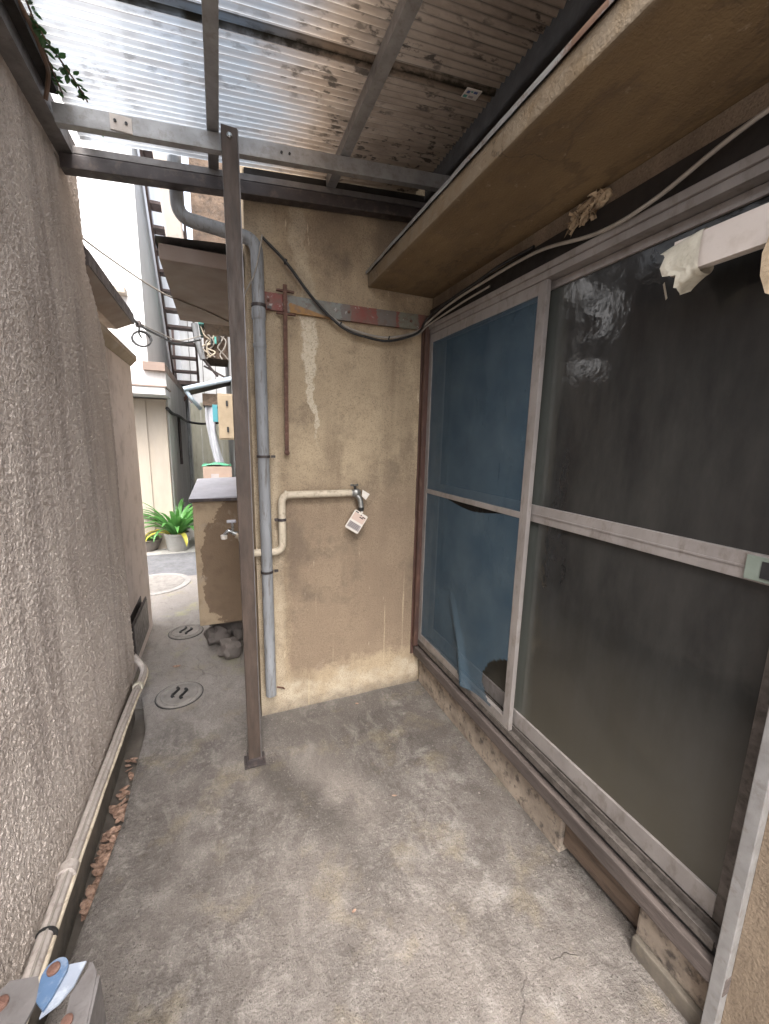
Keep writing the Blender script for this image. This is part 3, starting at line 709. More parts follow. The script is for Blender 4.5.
# glazed sash, near side
b = MB(); b.box(1.105, 1.127, 1.206, 1.246, .318, 2.060, .002)
b.box(1.1055, 1.1265, .428, 1.206, 2.035, 2.060, .002); b.box(1.1055, 1.1265, .428, 1.206, .318, .384, .002); b.box(1.100, 1.1265, .428, 1.206, 1.204, 1.268, .002)
b.box(1.0975, 1.1, .428, 1.206, 1.232, 1.237)
gs = b.build('glass_sash', 'alu_window', win)
b = MB(); b.box(1.105, 1.127, .3885, .428, .318, 2.060, .002); b.build('near_stile', 'alu_dull', win)
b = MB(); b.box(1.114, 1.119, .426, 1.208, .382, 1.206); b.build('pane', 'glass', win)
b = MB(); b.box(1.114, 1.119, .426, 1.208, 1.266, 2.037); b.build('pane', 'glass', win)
b = MB(); b.box(1.0945, 1.0999, .43, .492, 1.209, 1.264, .001); b.build('latch', 'latch_green', win)
b = MB(); b.box(1.092, 1.0944, .435, .462, 1.218, 1.256); b.build('latch_recess', 'black', win)
# rear glazed sash behind the screen
b = MB(); b.box(1.136, 1.158, 1.18, 1.22, .315, 2.06); b.box(1.136, 1.158, 1.955, 2.003, .315, 2.06); b.box(1.136, 1.158, 1.22, 1.955, 2.03, 2.06); b.box(1.136, 1.158, 1.22, 1.955, .315, .385); b.box(1.136, 1.158, 1.22, 1.955, 1.205, 1.265)
b.build('rear_sash', 'alu_window', win)
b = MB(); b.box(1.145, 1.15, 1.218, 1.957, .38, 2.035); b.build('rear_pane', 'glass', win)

# ================================================================== LEAN-TO ROOF
PS = .0955
def zb(x): return 2.530 + PS*(x+.436)           # top of the cross bar
rf = thing('lean_to_roof', 'stained corrugated plastic lean-to roof on metal rafters over the passage', 'roof', (.25, 1.2, 2.5))
def sheet(y0, y1, dz):
    g = []
    xs = [-.43 + 1.395*i/36 for i in range(37)]
    n = int((y1-y0)/.00325)
    for i in range(n+1):
        y = y0+(y1-y0)*i/n
        zz = .0062*math.sin(2*math.pi*y/.026)
        g.append([(x, y, zb(x)+.056+dz+zz+.004*mnoise.noise(Vector((x*3, y*2, 0)))) for x in xs])
    return MB().grid(g).build('corrugated_sheet', 'sheet', rf, smooth=True)
sheet(1.385, 2.034, 0); sheet(.62, 1.425, .007)
for X in (.012, .505):
    MB().beam((X+.018, 2.0, zb(X)+.026), (X+.018, .60, zb(X)+.026), .04, .045, bev=.002).build('rafter', 'alu', rf)
MB().beam((-.44, 1.775, zb(-.44)-.029), (1.01, 1.775, zb(1.01)-.029), .03, .056, up=(0, 0, 1), bev=.002).build('cross_bar', 'alu', rf)
MB().box(-.285, -.222, 1.756, 1.7597, 2.494, 2.540).build('joint_plate', 'cream_plastic', rf)
for X in (-.27, -.238, .27, .30):
    zc = zb(X)-.029 if X > 0 else 2.520
    autosmooth(MB().lathe([(.0045, 0), (.0045, .004)], (X, 1.7555 if X < 0 else 1.7595, zc), 10, 'Y').build('screw', 'black', rf))
def lowbeam(x): return 2.508+.090*(x-.13)
b = MB(); b.hexa([(-.49, 1.975, lowbeam(-.49)), (1.05, 1.975, lowbeam(1.05)), (1.05, 2.028, lowbeam(1.05)), (-.49, 2.028, lowbeam(-.49)), (-.49, 1.975, lowbeam(-.49)+.048), (1.05, 1.975, lowbeam(1.05)+.048), (1.05, 2.028, lowbeam(1.05)+.048), (-.49, 2.028, lowbeam(-.49)+.048)], .003)
b.build('end_beam', 'steel_dark', rf)
b = MB(); b.hexa([(-.49, 1.985, lowbeam(-.49)+.055), (1.05, 1.985, lowbeam(1.05)+.055), (1.05, 2.025, lowbeam(1.05)+.055), (-.49, 2.025, lowbeam(-.49)+.055), (-.49, 1.985, lowbeam(-.49)+.080), (1.05, 1.985, lowbeam(1.05)+.080), (1.05, 2.025, lowbeam(1.05)+.080), (-.49, 2.025, lowbeam(-.49)+.080)], .002)
b.build('end_rail', 'grey_steel', rf)
b = MB(); b.hexa([(.15, 2.0262, lowbeam(.15)+.049), (1.08, 2.0262, lowbeam(1.08)+.049), (1.08, 2.0345, lowbeam(1.08)+.049), (.15, 2.0345, lowbeam(.15)+.049), (.15, 2.0262, zb(.15)+.05), (1.08, 2.0262, zb(1.08)+.05), (1.08, 2.0345, zb(1.08)+.05), (.15, 2.0345, zb(.15)+.05)]); b.build('shade_board', 'wood_dark', rf)  # added dark board, hides the wall lit through the translucent roof
b = MB(); b.box(-.499, -.448, -1, 2.06, 2.505, 2.513); b.box(-.456, -.448, -1, 2.06, 2.513, 2.565); b.build('wall_angle', 'grey_steel', rf)
b = MB(); b.box(-.447, -.418, -1, 1.755, 2.548, 2.582); b.build('edge_batten', 'wood_dark', rf)
# stickers on the sheet
b = MB(); b.hexa([(.845, 1.385, zb(.845)+.044), (.905, 1.385, zb(.905)+.044), (.905, 1.425, zb(.905)+.044), (.845, 1.425, zb(.845)+.044), (.845, 1.385, zb(.845)+.047), (.905, 1.385, zb(.905)+.047), (.905, 1.425, zb(.905)+.047), (.845, 1.425, zb(.845)+.047)])
st = b.build('sticker', 'paint_white', rf)
def dab(x0, x1, y0, y1, mt):
    MB().hexa([(x0, y0, zb(x0)+.0425), (x1, y0, zb(x1)+.0425), (x1, y1, zb(x1)+.0425), (x0, y1, zb(x0)+.0425), (x0, y0, zb(x0)+.0435), (x1, y0, zb(x1)+.0435), (x1, y1, zb(x1)+.0435), (x0, y1, zb(x0)+.0435)]).build('print', mt, st)
dab(.848, .862, 1.410, 1.420, 'ink_teal'); dab(.868, .886, 1.410, 1.418, 'ink_grey'); dab(.852, .863, 1.392, 1.402, 'ink_blue'); dab(.878, .892, 1.390, 1.398, 'ink_blue'); dab(.866, .875, 1.391, 1.396, 'ink_teal')

# ivy and dead runners hanging over the left edge
def sprig(name, pts, nl, size, mt, lab, seed, group=None):
    rnd = random.Random(seed); path = spline(pts, 10)
    t = thing(name, lab, 'plant', tuple(path[0]), group)
    autosmooth(MB().tube(path, .0026, 6).build('stem', 'twig', t))
    m = MB()
    for i in range(nl):
        p = path[int((i+.5)/nl*(len(path)-1))]
        for sd in (-1, 1):
            a = rnd.uniform(0, 6.28); d = Vector((math.cos(a), math.sin(a)*.8, rnd.uniform(-.8, .2))).normalized(); s_ = Vector((0, 0, 1)).cross(d).normalized()
            L = size*rnd.uniform(.6, 1.2); wq = L*.34; up = d.cross(s_)*.2*L
            c = p + Vector((rnd.uniform(-.006, .006),)*3)
            m.grid([[c-s_*wq*k, c+up*.3*k, c+s_*wq*k] if False else [c+d*L*tt-s_*wq*k, c+d*L*tt+up*k, c+d*L*tt+s_*wq*k] for tt, k in ((0, .15), (.3, .9), (.65, .8), (1, .08))])
    m.build('leaves', mt, t, smooth=True)
sprig('ivy_sprig', [(-.40, 1.50, 2.56), (-.385, 1.55, 2.55), (-.365, 1.60, 2.54), (-.345, 1.64, 2.525), (-.325, 1.67, 2.50)], 16, .024, 'ivy', 'dark green leafy sprig dangling through the roof edge above grey wall', 3)
sprig('ivy_sprig', [(-.415, 1.36, 2.60), (-.405, 1.43, 2.585), (-.405, 1.52, 2.585), (-.41, 1.6, 2.575), (-.41, 1.68, 2.565), (-.405, 1.745, 2.55)], 26, .022, 'ivy', 'green leaf fringe creeping along the roof edge batten', 5)
sprig('ivy_sprig', [(-.42, 1.80, 2.535), (-.39, 1.81, 2.53), (-.35, 1.83, 2.525), (-.31, 1.84, 2.525)], 12, .022, 'leaf', 'bright green leaf tuft on the end beam below the aluminium cross bar', 8)
tag(autosmooth(MB().tube(spline([(-.44, 1.40, 2.60), (-.41, 1.52, 2.56), (-.405, 1.60, 2.535), (-.415, 1.66, 2.545), (-.43, 1.70, 2.535), (-.445, 1.72, 2.505)], 8), .006, 7).build('dead_vine', 'twig')), 'dead brown vine looped under the roof edge batten', 'vine')

# ================================================================== POST
po = thing('support_post', 'dark brown square steel post holding up the lean-to roof', 'post', (.083, 1.74, 0))
b = MB(); b.box(.056, .110, 1.715, 1.758, .004, 2.578, .002); b.build('shaft', 'post', po)
b = MB(); b.box(.110, .1135, 1.712, 1.757, .006, 2.572); b.build('flange', 'grey_steel', po)
b = MB(); b.box(.050, .118, 1.706, 1.765, .0, .03, .003); b.box(.036, .130, 1.692, 1.772, .0005, .007, .001); b.build('foot', 'steel_dark', po)
autosmooth(MB().lathe([(.009, 0), (.009, .004), (.005, .007)], (.083, 1.7145, 2.548), 12, 'Y').build('bolt', 'chrome', po))

# ================================================================== THINGS ON THE TAN WALL
pr = thing('painted_rail', 'flaking red and grey painted flat iron rail fixed across tan wall', 'rail', (.63, 2.02, 2.08))
g = []
for i in range(41):
    x = .215+.85*i/40; zc = 2.118 + .006*(x-.6) - .004*math.sin(math.pi*i/40); g.append(((x, zc)))
b = MB(); b.prism([(x, 2.018, z-.037) for x, z in g] + [(x, 2.018, z+.037) for x, z in g[::-1]], (0, .016, 0)); b.build('strip', 'rail', pr)
for X in (.235, .62, .96):
    autosmooth(MB().lathe([(.007, 0), (.007, .004), (.004, .006)], (X, 2.0178, 2.118), 10, 'Y').build('screw', 'rust', pr))
rb = thing('rust_rod', 'rusty iron strap rod hanging from the painted rail', 'rod', (.307, 2.0, 1.42))
b = MB(); b.beam((.310, 2.004, 2.19), (.304, 2.008, 1.43), .018, .008, up=(0, 1, 0)); b.build('bar', 'rust', rb)
b = MB(); b.box(.272, .352, 2.000, 2.0165, 2.160, 2.168); b.build('upper_clip', 'rust', rb)
b = MB(); b.box(.270, .356, 2.000, 2.0165, 2.062, 2.070); b.build('lower_clip', 'rust', rb)
autosmooth(MB().lathe([(.012, 0), (.012, .016), (.006, .02)], (.304, 2.014, 1.428), 12, 'Y').build('end_bolt', 'rust', rb))

dp = thing('drain_pipe', 'grey plastic drain pipe bending down the corner of tan wall', 'pipe', (.19, 2.0, .1))
pth = arc([(-.122, 2.06, 2.86), (-.116, 2.06, 2.405), (.190, 1.992, 2.345), (.192, 1.992, .15)], .055, 8)
autosmooth(MB().tube(pth, .0275, 18).build('pipe', 'pipe_grey', dp), 50)
for z, rr, hh in ((2.02, .031, .05), (1.90, .030, .02)):
    autosmooth(MB().lathe([(rr*.95, 0), (rr, .004), (rr, hh-.004), (rr*.95, hh)], (.190, 1.992, z), 20).build('socket', 'pipe_grey', dp), 40)
for z, w_ in ((2.075, .0315), (1.405, .0315), (.83, .0305)):
    c = MB(); c.lathe([(w_, 0), (w_, .012)], (.191, 1.992, z), 20); c.box(.186, .196, 2.020, 2.042, z, z+.012); c.box(.226, .246, 1.988, 1.996, z, z+.012)
    autosmooth(c.build('clamp', 'steel_dark', dp), 40)
autosmooth(MB().tube(arc([(.228, 2.034, .16), (.258, 2.02, .158), (.262, 1.995, .165)], .012), .004, 7).build('wall_hook', 'rust', dp))

wp = thing('water_pipe', 'cream lagged water pipe stepping up to the wall tap', 'pipe', (.4, 2.0, .93))
pth = arc([(.06, 2.34, .955), (.085, 2.34, .945), (.10, 2.005, .935), (.272, 2.003, .932), (.272, 2.003, 1.221), (.635, 2.003, 1.221)], .045, 8)
autosmooth(MB().tube(pth, .019, 16).build('lagged_pipe', 'pipe_cream', wp), 50)
c = MB(); c.lathe([(.0215, 0), (.0215, .014)], (.272, 2.003, 1.09), 18); c.box(.236, .252, 1.999, 2.009, 1.09, 1.104); autosmooth(c.build('clamp', 'steel_dark', wp), 40)
b = MB(); b.lathe([(.0195, 0), (.022, .003), (.022, .012), (.0195, .015)], (.285, 2.003, 1.221), 16, 'X'); autosmooth(b.build('tape_seam', 'pipe_cream', wp), 40)
tp = thing('wall_tap', 'old metal tap with a star handle at the end of cream pipe', 'tap', (.66, 1.99, 1.16))
b = MB(); b.lathe([(.015, 0), (.019, .004), (.019, .018), (.014, .022)], (.628, 2.003, 1.221), 14, 'X'); b.blob((.660, 1.996, 1.222), (.026, .02, .025), 1, .08); b.tube(arc([(.66, 1.995, 1.215), (.678, 1.985, 1.19), (.682, 1.978, 1.145)], .02), [.013]*3 + [.012]*6 + [.0125] if False else .0145, 12)
autosmooth(b.build('body', 'dull_chrome', tp), 40)
b = MB(); b.tube([(.655, 1.995, 1.235), (.648, 1.990, 1.262)], .007, 10); autosmooth(b.build('spindle', 'black', tp), 40)
b = MB()
for a in range(4):
    an = a*math.pi/2+.5; b.tube([(.646, 1.989, 1.262), (.646+.026*math.cos(an), 1.989+.02*math.sin(an), 1.262+.004)], [.006, .0045], 8)
autosmooth(b.build('handle', 'dull_chrome', tp), 40)
b = MB(); b.prism([(.688, 1.978, 1.240), (.728, 1.978, 1.216), (.706, 1.978, 1.185), (.685, 1.978, 1.205)], (0, -.004, 0)); b.build('paper_scrap', 'paint_white', tp)
b = MB(); b.lathe([(.014, 0), (.0145, .018)], (.682, 1.978, 1.128), 14); autosmooth(b.build('spout_ring', 'black', tp), 40)

tg = thing('hanging_tag', 'tilted white plastic tag with faded print hanging from the wall tap', 'tag', (.655, 1.972, 1.03))
def tagpt(u, v, d): # u across, v down, d outward
    a = R(-33); u, v = u*1.15, v*1.12; return (.676 + u*math.cos(a)*1.0 - v*math.sin(-a)*1.0, 1.966-d, 1.136 + u*math.sin(a) - v*math.cos(a))
def tagpoly(pts, d0, d1): return [tagpt(u, v, d0) for u, v in pts], Vector((0, -(d1-d0), 0))
def tagpart(name, u0, u1, v0, v1, d0, d1, mt, bev=.004):
    b = MB(); c = bev
    poly, vec = tagpoly([(u0+c, v0), (u1-c, v0), (u1, v0+c), (u1, v1-c), (u1-c, v1), (u0+c, v1), (u0, v1-c), (u0, v0+c)], d0, d1)
    b.prism(poly, vec); return b.build(name, mt, tg)
tagpart('plate', -.024, .048, .012, .108, 0, .006, 'paint_white')
tagpart('print', -.020, .044, .022, .058, .006, .0066, 'ink_pink', .001)
tagpart('print', -.020, .044, .068, .098, .006, .0066, 'ink_grey', .001)
for (u0, u1, v0) in ((-.018, -.002, .016), (.012, .018, .020), (.024, .040, .024), (.012, .032, .031)): tagpart('print', u0, u1, v0, v0+.005, .0067, .0071, 'ink', .0005)
for k in range(4): tagpart('print', -.014, .036, .072+.006*k, .0735+.006*k, .0067, .0071, 'ink', .0003)
b = MB(); b.tube([(.684, 1.978, 1.135), (.687, 1.975, 1.115)], .006, 8); b.build('hanger', 'paint_white', tg)

# wall-mounted cables
cb = thing('cable_run', 'slack black and grey cables drooping across tan wall and over the window', 'cable', (.6, 2.0, 2.1))
base = [(.214, 2.02, 2.375), (.315, 2.012, 2.287), (.438, 2.005, 2.148), (.575, 2.0, 2.053), (.70, 2.0, 2.022), (.83, 2.0, 2.019), (.98, 2.0, 2.062), (1.045, 1.985, 2.118), (1.055, 1.80, 2.150), (1.055, 1.56, 2.160), (1.055, 1.22, 2.158), (1.055, .97, 2.112), (1.05, .80, 2.115), (1.05, .55, 2.172), (1.05, .1, 2.19), (1.05, -.3, 2.19)]
autosmooth(MB().tube(spline(base, 9), .0056, 9).build('cable', 'cable_grey', cb), 60)
b2 = [(x+.004, y-.012, z-.006-(.012 if .5 < x < .95 else 0)) if x < 1.04 else (x-.006, y, z+.014-(.012 if y < 1 else 0)) for x, y, z in base[:10]] + [(1.052, 1.42, 2.185), (1.07, 1.25, 2.19)]
autosmooth(MB().tube(spline(b2, 9), .0062, 9).build('cable', 'black', cb), 60)
b3 = [(x+.006*math.sin(x*20), y+.004, z-.014*(1 if x > .6 else .3)) for x, y, z in base[3:8]] + [(1.062, 1.7, 2.13), (1.07, 1.5, 2.14)]
autosmooth(MB().tube(spline(b3, 9), .0045, 8).build('cable', 'cable_grey', cb), 60)
for X, Zz in ((.315, 2.287), (.575, 2.053), (.83, 2.016)):
    autosmooth(MB().tube([(X-.003, 2.004, Zz), (X+.003, 2.002, Zz-.002)], .0125, 10).build('tie', 'black', cb), 40)
lp = thing('loose_wire', 'thin grey wire looping from drain pipe across the side hood', 'wire', (.1, 2.0, 2.3))
autosmooth(MB().tube(spline([(.212, 1.965, 2.36), (.20, 1.955, 2.30), (.175, 1.955, 2.20), (.14, 1.97, 2.13), (.11, 1.99, 2.06)], 8), .0035, 7).build('wire', 'cable_grey', lp), 60)

# torn mud-and-paper clump under the hood
ns = MB()
for i in range(52):
    rnd = random.Random(60+i); y = 1.08-.10*(i/52)+rnd.uniform(-.015, .015); z = 2.196+.035*(i/52)+rnd.uniform(-.018, .016)
    a = rnd.uniform(0, 6.28); L = rnd.uniform(.018, .046); d = Vector((rnd.uniform(-1.2, -.3), math.cos(a), math.sin(a)-.5)).normalized(); s_ = d.cross(Vector((1, .2, .1))).normalized()
    c = Vector((1.080, y, z)); rows = []
    for tt in (0, .33, .66, 1): rows.append([c+d*L*tt+s_*L*.2*k*(1-.5*tt)+Vector((rnd.uniform(-.006, .006), rnd.uniform(-.004, .004), rnd.uniform(-.006, .006)-.012*tt*tt)) for k in (-1, 0, 1)])
    ns.grid(rows)
ns.blob((1.086, 1.03, 2.215), (.016, .05, .018), 4, .5); ns.blob((1.086, .985, 2.225), (.018, .028, .016), 9, .5)
tag(ns.build('torn_nest', 'nest', smooth=True), 'torn clump of mud and paper stuck under the window hood', 'nest')

# cut-off cream cable trunking sticking in from the right
ct = thing('cable_trunking', 'cream plastic cable trunking with torn taped end in front of the glass', 'trunking', (1.0, .5, 1.9))
b = MB(); y0, y1 = -.3, .69
zt = 1.965; zl = 1.892
b.box(.996, 1.0, y0, y1, zl, zt); b.box(1.0, 1.045, y0, y1, zt-.004, zt); b.box(1.041, 1.045, y0, y1, zl+.01, zt-.004); b.box(1.0, 1.012, y0, y1, zl, zl+.004)
b.build('channel', 'cream_plastic', ct)
b = MB(); b.box(1.004, 1.038, y0, .60, zl+.015, zt-.010, .004); b.build('cable_core', 'black', ct)
g = []
for i in range(15):
    y = .628+.075*i/14; row = []
    for k in range(25):
        a = 2*math.pi*k/24; t = i/14; cx_, cz_ = 1.018, 1.927
        hw, hh = .029+.004*t, .044-.006*t
        q = lambda v: (abs(v)**.45)*(1 if v > 0 else -1)
        x = cx_+hw*q(math.cos(a)); z = cz_+hh*q(math.sin(a))-.012*t*t
        jag = .016*mnoise.noise(Vector((math.cos(a)*2.3, math.sin(a)*2.3, 7)))*t*t*1.5
        wr = .003*mnoise.noise(Vector((a*2, t*5, 2)))
        row.append((x+wr, y+jag-(.03*t if math.sin(a) < -.3 else 0), z+wr - (.02*t if math.sin(a) < -.5 else 0)))
    g.append(row)
tpw = MB().grid(g).build('torn_tape', 'tape_torn', ct, smooth=True)
b = MB(); b.grid([[(1.000+.004*j, .704-.004*i+.004*j, 1.886-.013*i+.002*mnoise.noise(Vector((i, j, 0)))) for j in range(4)] for i in range(4)]); b.build('tape_flap', 'tape_torn', ct, smooth=True)
b = MB(); b.prism([(.985, .500, 1.905), (.985, .508, 1.87), (.985, .505, 1.83), (.985, .492, 1.795), (.985, .46, 1.775), (.985, .40, 1.80), (.985, .40, 1.92), (.985, .47, 1.92)], (.006, 0, 0))
tag(b.build('rough_board', 'nest'), 'rough tan board end hanging at the right edge beside cream trunking', 'plate')

# ================================================================== PASSAGE BEYOND THE POST
ub = thing('outdoor_sink', 'brown rendered box sink with blue grey lid standing on stones', 'sink', (-.03, 2.95, .25))
t_ = NT('two_tone_render'); x, y, z = t_.xyz(); w_ = t_.mul(t_.sub(t_.noise(7, 6, .7), .5), 1.3)
q1 = t_.math('POWER', t_.math('DIVIDE', t_.sub(x, .12), .265), 2.0); q2 = t_.math('POWER', t_.math('DIVIDE', t_.sub(z, .62), .50), 2.0)
patch = t_.step(t_.add(t_.add(q1, q2), w_), .95, 1.0, 1, 0)
col = t_.mix(patch, (.43, .335, .23), (.215, .155, .105)); col = t_.mix(t_.mul(t_.step(t_.noise(12, 6, .65), .5, .7), .4), col, (.14, .10, .07))
col = t_.mix(t_.mul(t_.step(t_.noise(6, 4, .6, t_.vadd(t_.pos, (4, 1, 3))), .6, .68), .5), col, (.40, .34, .27))
M['sinkr'] = t_.done(t_.pbr(col, .9, 0, t_.bump(t_.noise(120, 4, .6), .6, .005), spec=.3))
b = MB(); b.box(-.180, .140, 2.78, 3.12, .235, 1.085, .006); b.build('body', 'sinkr', ub)
b = MB(); b.hexa([(-.198, 2.755, 1.088), (.141, 2.755, 1.088+.012), (.141, 3.25, 1.18), (-.165, 3.25, 1.17), (-.198, 2.755, 1.110), (.141, 2.755, 1.122), (.141, 3.25, 1.20), (-.165, 3.25, 1.19)], .003); b.build('lid', 'slate', ub)
b = MB(); b.box(-.196, .139, 2.752, 2.7548, 1.089, 1.108); b.build('lid_edge', 'steel_dark', ub)
for i, (x, y, r, lab) in enumerate(((.0, 2.74, (.075, .075, .075), 'rounded grey stone under the near corner of box sink'), (-.07, 2.97, (.085, .08, .085), 'dark grey stone under the rear of box sink'), (.07, 3.02, (.075, .09, .09), 'grey stone against the house wall under box sink'))):
    s = MB().blob((x, y, r[2]*.82), r, i+2, .42); tag(autosmooth(s.build('stone', 'stone'), 40), lab, 'stone', 'stones under the box sink')
MB_ = MB().box(-.13, .13, 2.95, 3.10, .15, .234); MB_.build('support', 'plinth_dark', ub)
t2 = thing('outdoor_tap', 'small bright metal tap on pipe end in front of box sink', 'tap', (.04, 2.35, .95))
b = MB(); b.tube([(.085, 2.34, .955), (.045, 2.34, .968)], .013, 12); b.tube(arc([(.05, 2.34, .965), (.025, 2.34, .985), (.0, 2.34, .958)], .03), .010, 10); autosmooth(b.build('body', 'chrome', t2), 40)
b = MB(); b.tube([(.045, 2.34, .97), (.045, 2.34, 1.025)], .008, 10); autosmooth(b.build('spindle', 'chrome', t2), 40)
b = MB(); b.box(.015, .065, 2.328, 2.352, 1.026, 1.042, .005); b.build('handle', 'slate', t2)
b = MB(); b.lathe([(.016, 0), (.018, .022)], (-.002, 2.34, .936), 14); autosmooth(b.build('nozzle', 'paint_white', t2), 40)

# round inspection lids
def lid(cx, cy, r, lab, ang):
    t = thing('inspection_cover', lab, 'manhole lid', (cx, cy, 0), 'round covers along the passage')
    autosmooth(MB().lathe([(r, -.02), (r, .006), (r-.006, .010), (r-.014, .010), (r-.017, .005), (r-.022, .005), (r-.026, .011), (.001, .012)], (cx, cy, 0), 40).build('cover', 'lid', t), 30)
    autosmooth(MB().lathe([(r+.0065, -.02), (r+.0065, .003), (r+.001, .003), (r+.001, -.02)], (cx, cy, 0), 40).build('rim_gap', 'black', t), 30)
    for k in (-1, 1):
        d = Vector((math.cos(ang), math.sin(ang), 0)); s_ = Vector((-d.y, d.x, 0)); c = Vector((cx, cy, .0135)) + s_*k*.026
        autosmooth(MB().tube(arc([c-d*.042-s_*.016, c-d*.034, c+d*.034, c+d*.044+s_*.018], .012), .0085, 8).build('handle', 'black', t))
lid(-.287, 2.395, .122, 'nearer small round concrete lid with two dark hooks', 1.05)
lid(-.31, 3.23, .118, 'second small round concrete lid beside the box sink', .9)
t = thing('manhole', 'large round manhole cover with pale ring at the lane edge', 'manhole cover', (-.68, 4.46, 0), 'round covers along the passage')
autosmooth(MB().lathe([(.33, -.02), (.33, .006), (.275, .009)], (-.68, 4.46, 0), 48).build('ring', 'ring', t), 30)
autosmooth(MB().lathe([(.272, 0), (.272, .010), (.265, .013), (.255, .010), (.001, .012)], (-.68, 4.46, 0), 48).build('cover', 'lid', t), 30)

# potted plants at the lane
pl = thing('potted_plant', 'large green strap leaf plant in grey pot by the lane', 'plant', (-.60, 5.78, 0))
c = (-.58, 5.80)
pt = autosmooth(MB().lathe([(.118, 0), (.125, .012), (.148, .20), (.156, .205), (.156, .235), (.142, .237), (.138, .21), (.001, .205)], (c[0], c[1], 0), 28).build('pot', 'pot', pl), 35)
MB().lathe([(.135, .206), (.10, .218), (.001, .222)], (c[0], c[1], 0), 20).build('soil', 'soil', pt)
m = MB(); rnd = random.Random(21)
for i in range(58):
    a = i*2.399+rnd.uniform(-.3, .3); k = i/58
    m.blade((c[0]+.05*math.cos(a), c[1]+.05*math.sin(a), .20), (math.cos(a), math.sin(a)), rnd.uniform(.48, .72), rnd.uniform(.045, .065), rnd.uniform(1.5, 2.6)*(1.15-.6*k), lift=rnd.uniform(.9, 1.7)+2.4*k**2)
m.build('leaves', 'leaf', pl, smooth=True)
m = MB()
for a, L in ((2.9, .5), (3.5, .46), (5.1, .42)): m.blade((c[0]+.05*math.cos(a), c[1]+.05*math.sin(a), .2), (math.cos(a), math.sin(a)), L, .06, 3.0, lift=.7)
m.build('yellow_leaves', 'leaf_y', pl, smooth=True)
p2 = thing('potted_plant', 'low yellowing plant in dark grey bowl left of the strap leaf plant', 'plant', (-.98, 5.92, 0))
autosmooth(MB().lathe([(.15, 0), (.20, .10), (.215, .15), (.19, .15), (.001, .13)], (-.98, 5.92, 0), 24).build('bowl', 'stone', p2), 40)
m = MB()
for i in range(22):
    a = i*2.4; m.blade((-.98+.07*math.cos(a), 5.92+.07*math.sin(a), .12), (math.cos(a), math.sin(a)), rnd.uniform(.18, .32), .05, 2.0, lift=1.4)
m.build('leaves', 'leaf', p2, smooth=True)
m = MB()
for i in range(12):
    a = i*2.1+.4; m.blade((-.98+.05*math.cos(a), 5.92+.05*math.sin(a), .14), (math.cos(a), math.sin(a)), rnd.uniform(.18, .3), .06, 2.3, lift=1.5)
m.build('yellow_leaves', 'leaf_y', p2, smooth=True)

# ================================================================== BEYOND THE LANE
wb = thing('white_building', 'tall white rendered building with beige doorway across the lane', 'building', (-3, 8, 0))
MB().box(-7, -.79, 6.03, 11.6, 2.372, 7.2).build('upper_wall', 'white_wall', wb)
MB().box(-7, -.60, 6.0, 11.6, -.05, 2.37).build('lower_wall', 'white_dirty', wb)
b = MB(); b.box(-.84, -.595, 5.92, 11.62, 2.30, 2.40); b.build('brown_capping', 'brown_metal', wb)
b = MB(); b.box(-1.30, -.615, 5.90, 6.001, -.02, 1.95, .01); b.build('door_surround', 'beige_wall', wb)
b = MB(); b.box(-1.28, -.84, 5.885, 5.899, .02, 1.93); b.build('door', 'beige_wall', wb)
b = MB(); b.box(-1.6, -.56, 5.45, 5.999, 1.965, 2.05, .006); b.build('door_canopy', 'white_dirty', wb)
MB().box(-1.62, -.55, 5.44, 5.999, 2.052, 2.068).build('canopy_flashing', 'brown_metal', wb)
b = MB(); b.box(-1.25, -.955, 5.9, 6.04, 3.15, 3.22, .01); b.build('ledge', 'beige_wall', wb)
b = MB(); b.box(-1.9, -1.5, 5.98, 6.04, 4.2, 5.6, .01); b.build('pilaster', 'white_wall', wb)
wp2 = thing('wall_conduit', 'thin grey conduit on the side of white building', 'conduit', (-.57, 8, 1))
autosmooth(MB().tube([(-.575, 9.2, .0), (-.575, 9.2, 2.25)], .035, 10).build('pipe', 'pipe_grey', wp2))
autosmooth(MB().tube([(-.58, 7.2, 1.05), (-.58, 7.2, 1.80)], .022, 8).build('stub', 'steel_dark', wp2))
wc = MB().tube(spline([(-.60, 5.9, 1.84), (-.585, 6.3, 1.80), (-.57, 7.2, 1.80), (-.55, 8.6, 1.77), (-.3, 8.7, 1.74), (.05, 8.4, 1.76)], 8), .022, 8)
tag(autosmooth(wc.build('wall_cable', 'black')), 'thick dark cable sagging along the side of white building', 'cable')

sf = thing('fire_stair', 'brown steel stair rising along the white building', 'stair', (-.5, 8, 2.5))
A0, A1 = Vector((0, 8.8, 2.58)), Vector((0, 5.75, 5.75))
for X in (-.735, -.315):
    MB().beam((X, A0.y, A0.z), (X, A1.y, A1.z), .03, .15, bev=.004).build('stringer', 'stair', sf)
for k in range(15):
    t = (k+.5)/15; p = A0.lerp(A1, t); MB().box(-.718, -.332, p.y-.11, p.y+.11, p.z-.018, p.z+.018).build('tread', 'stair', sf)
MB().box(-.75, -.30, 8.7, 9.4, 2.46, 2.53).build('landing', 'stair', sf)
for X in (-.72, -.33): MB().box(X-.02, X+.02, 8.86, 8.90, 2.53, 3.45).build('newel', 'stair', sf)
MB().beam((-.75, 8.9, 2.0), (-.40, 8.9, 2.46), .05, .05).build('bracket', 'rust', sf)

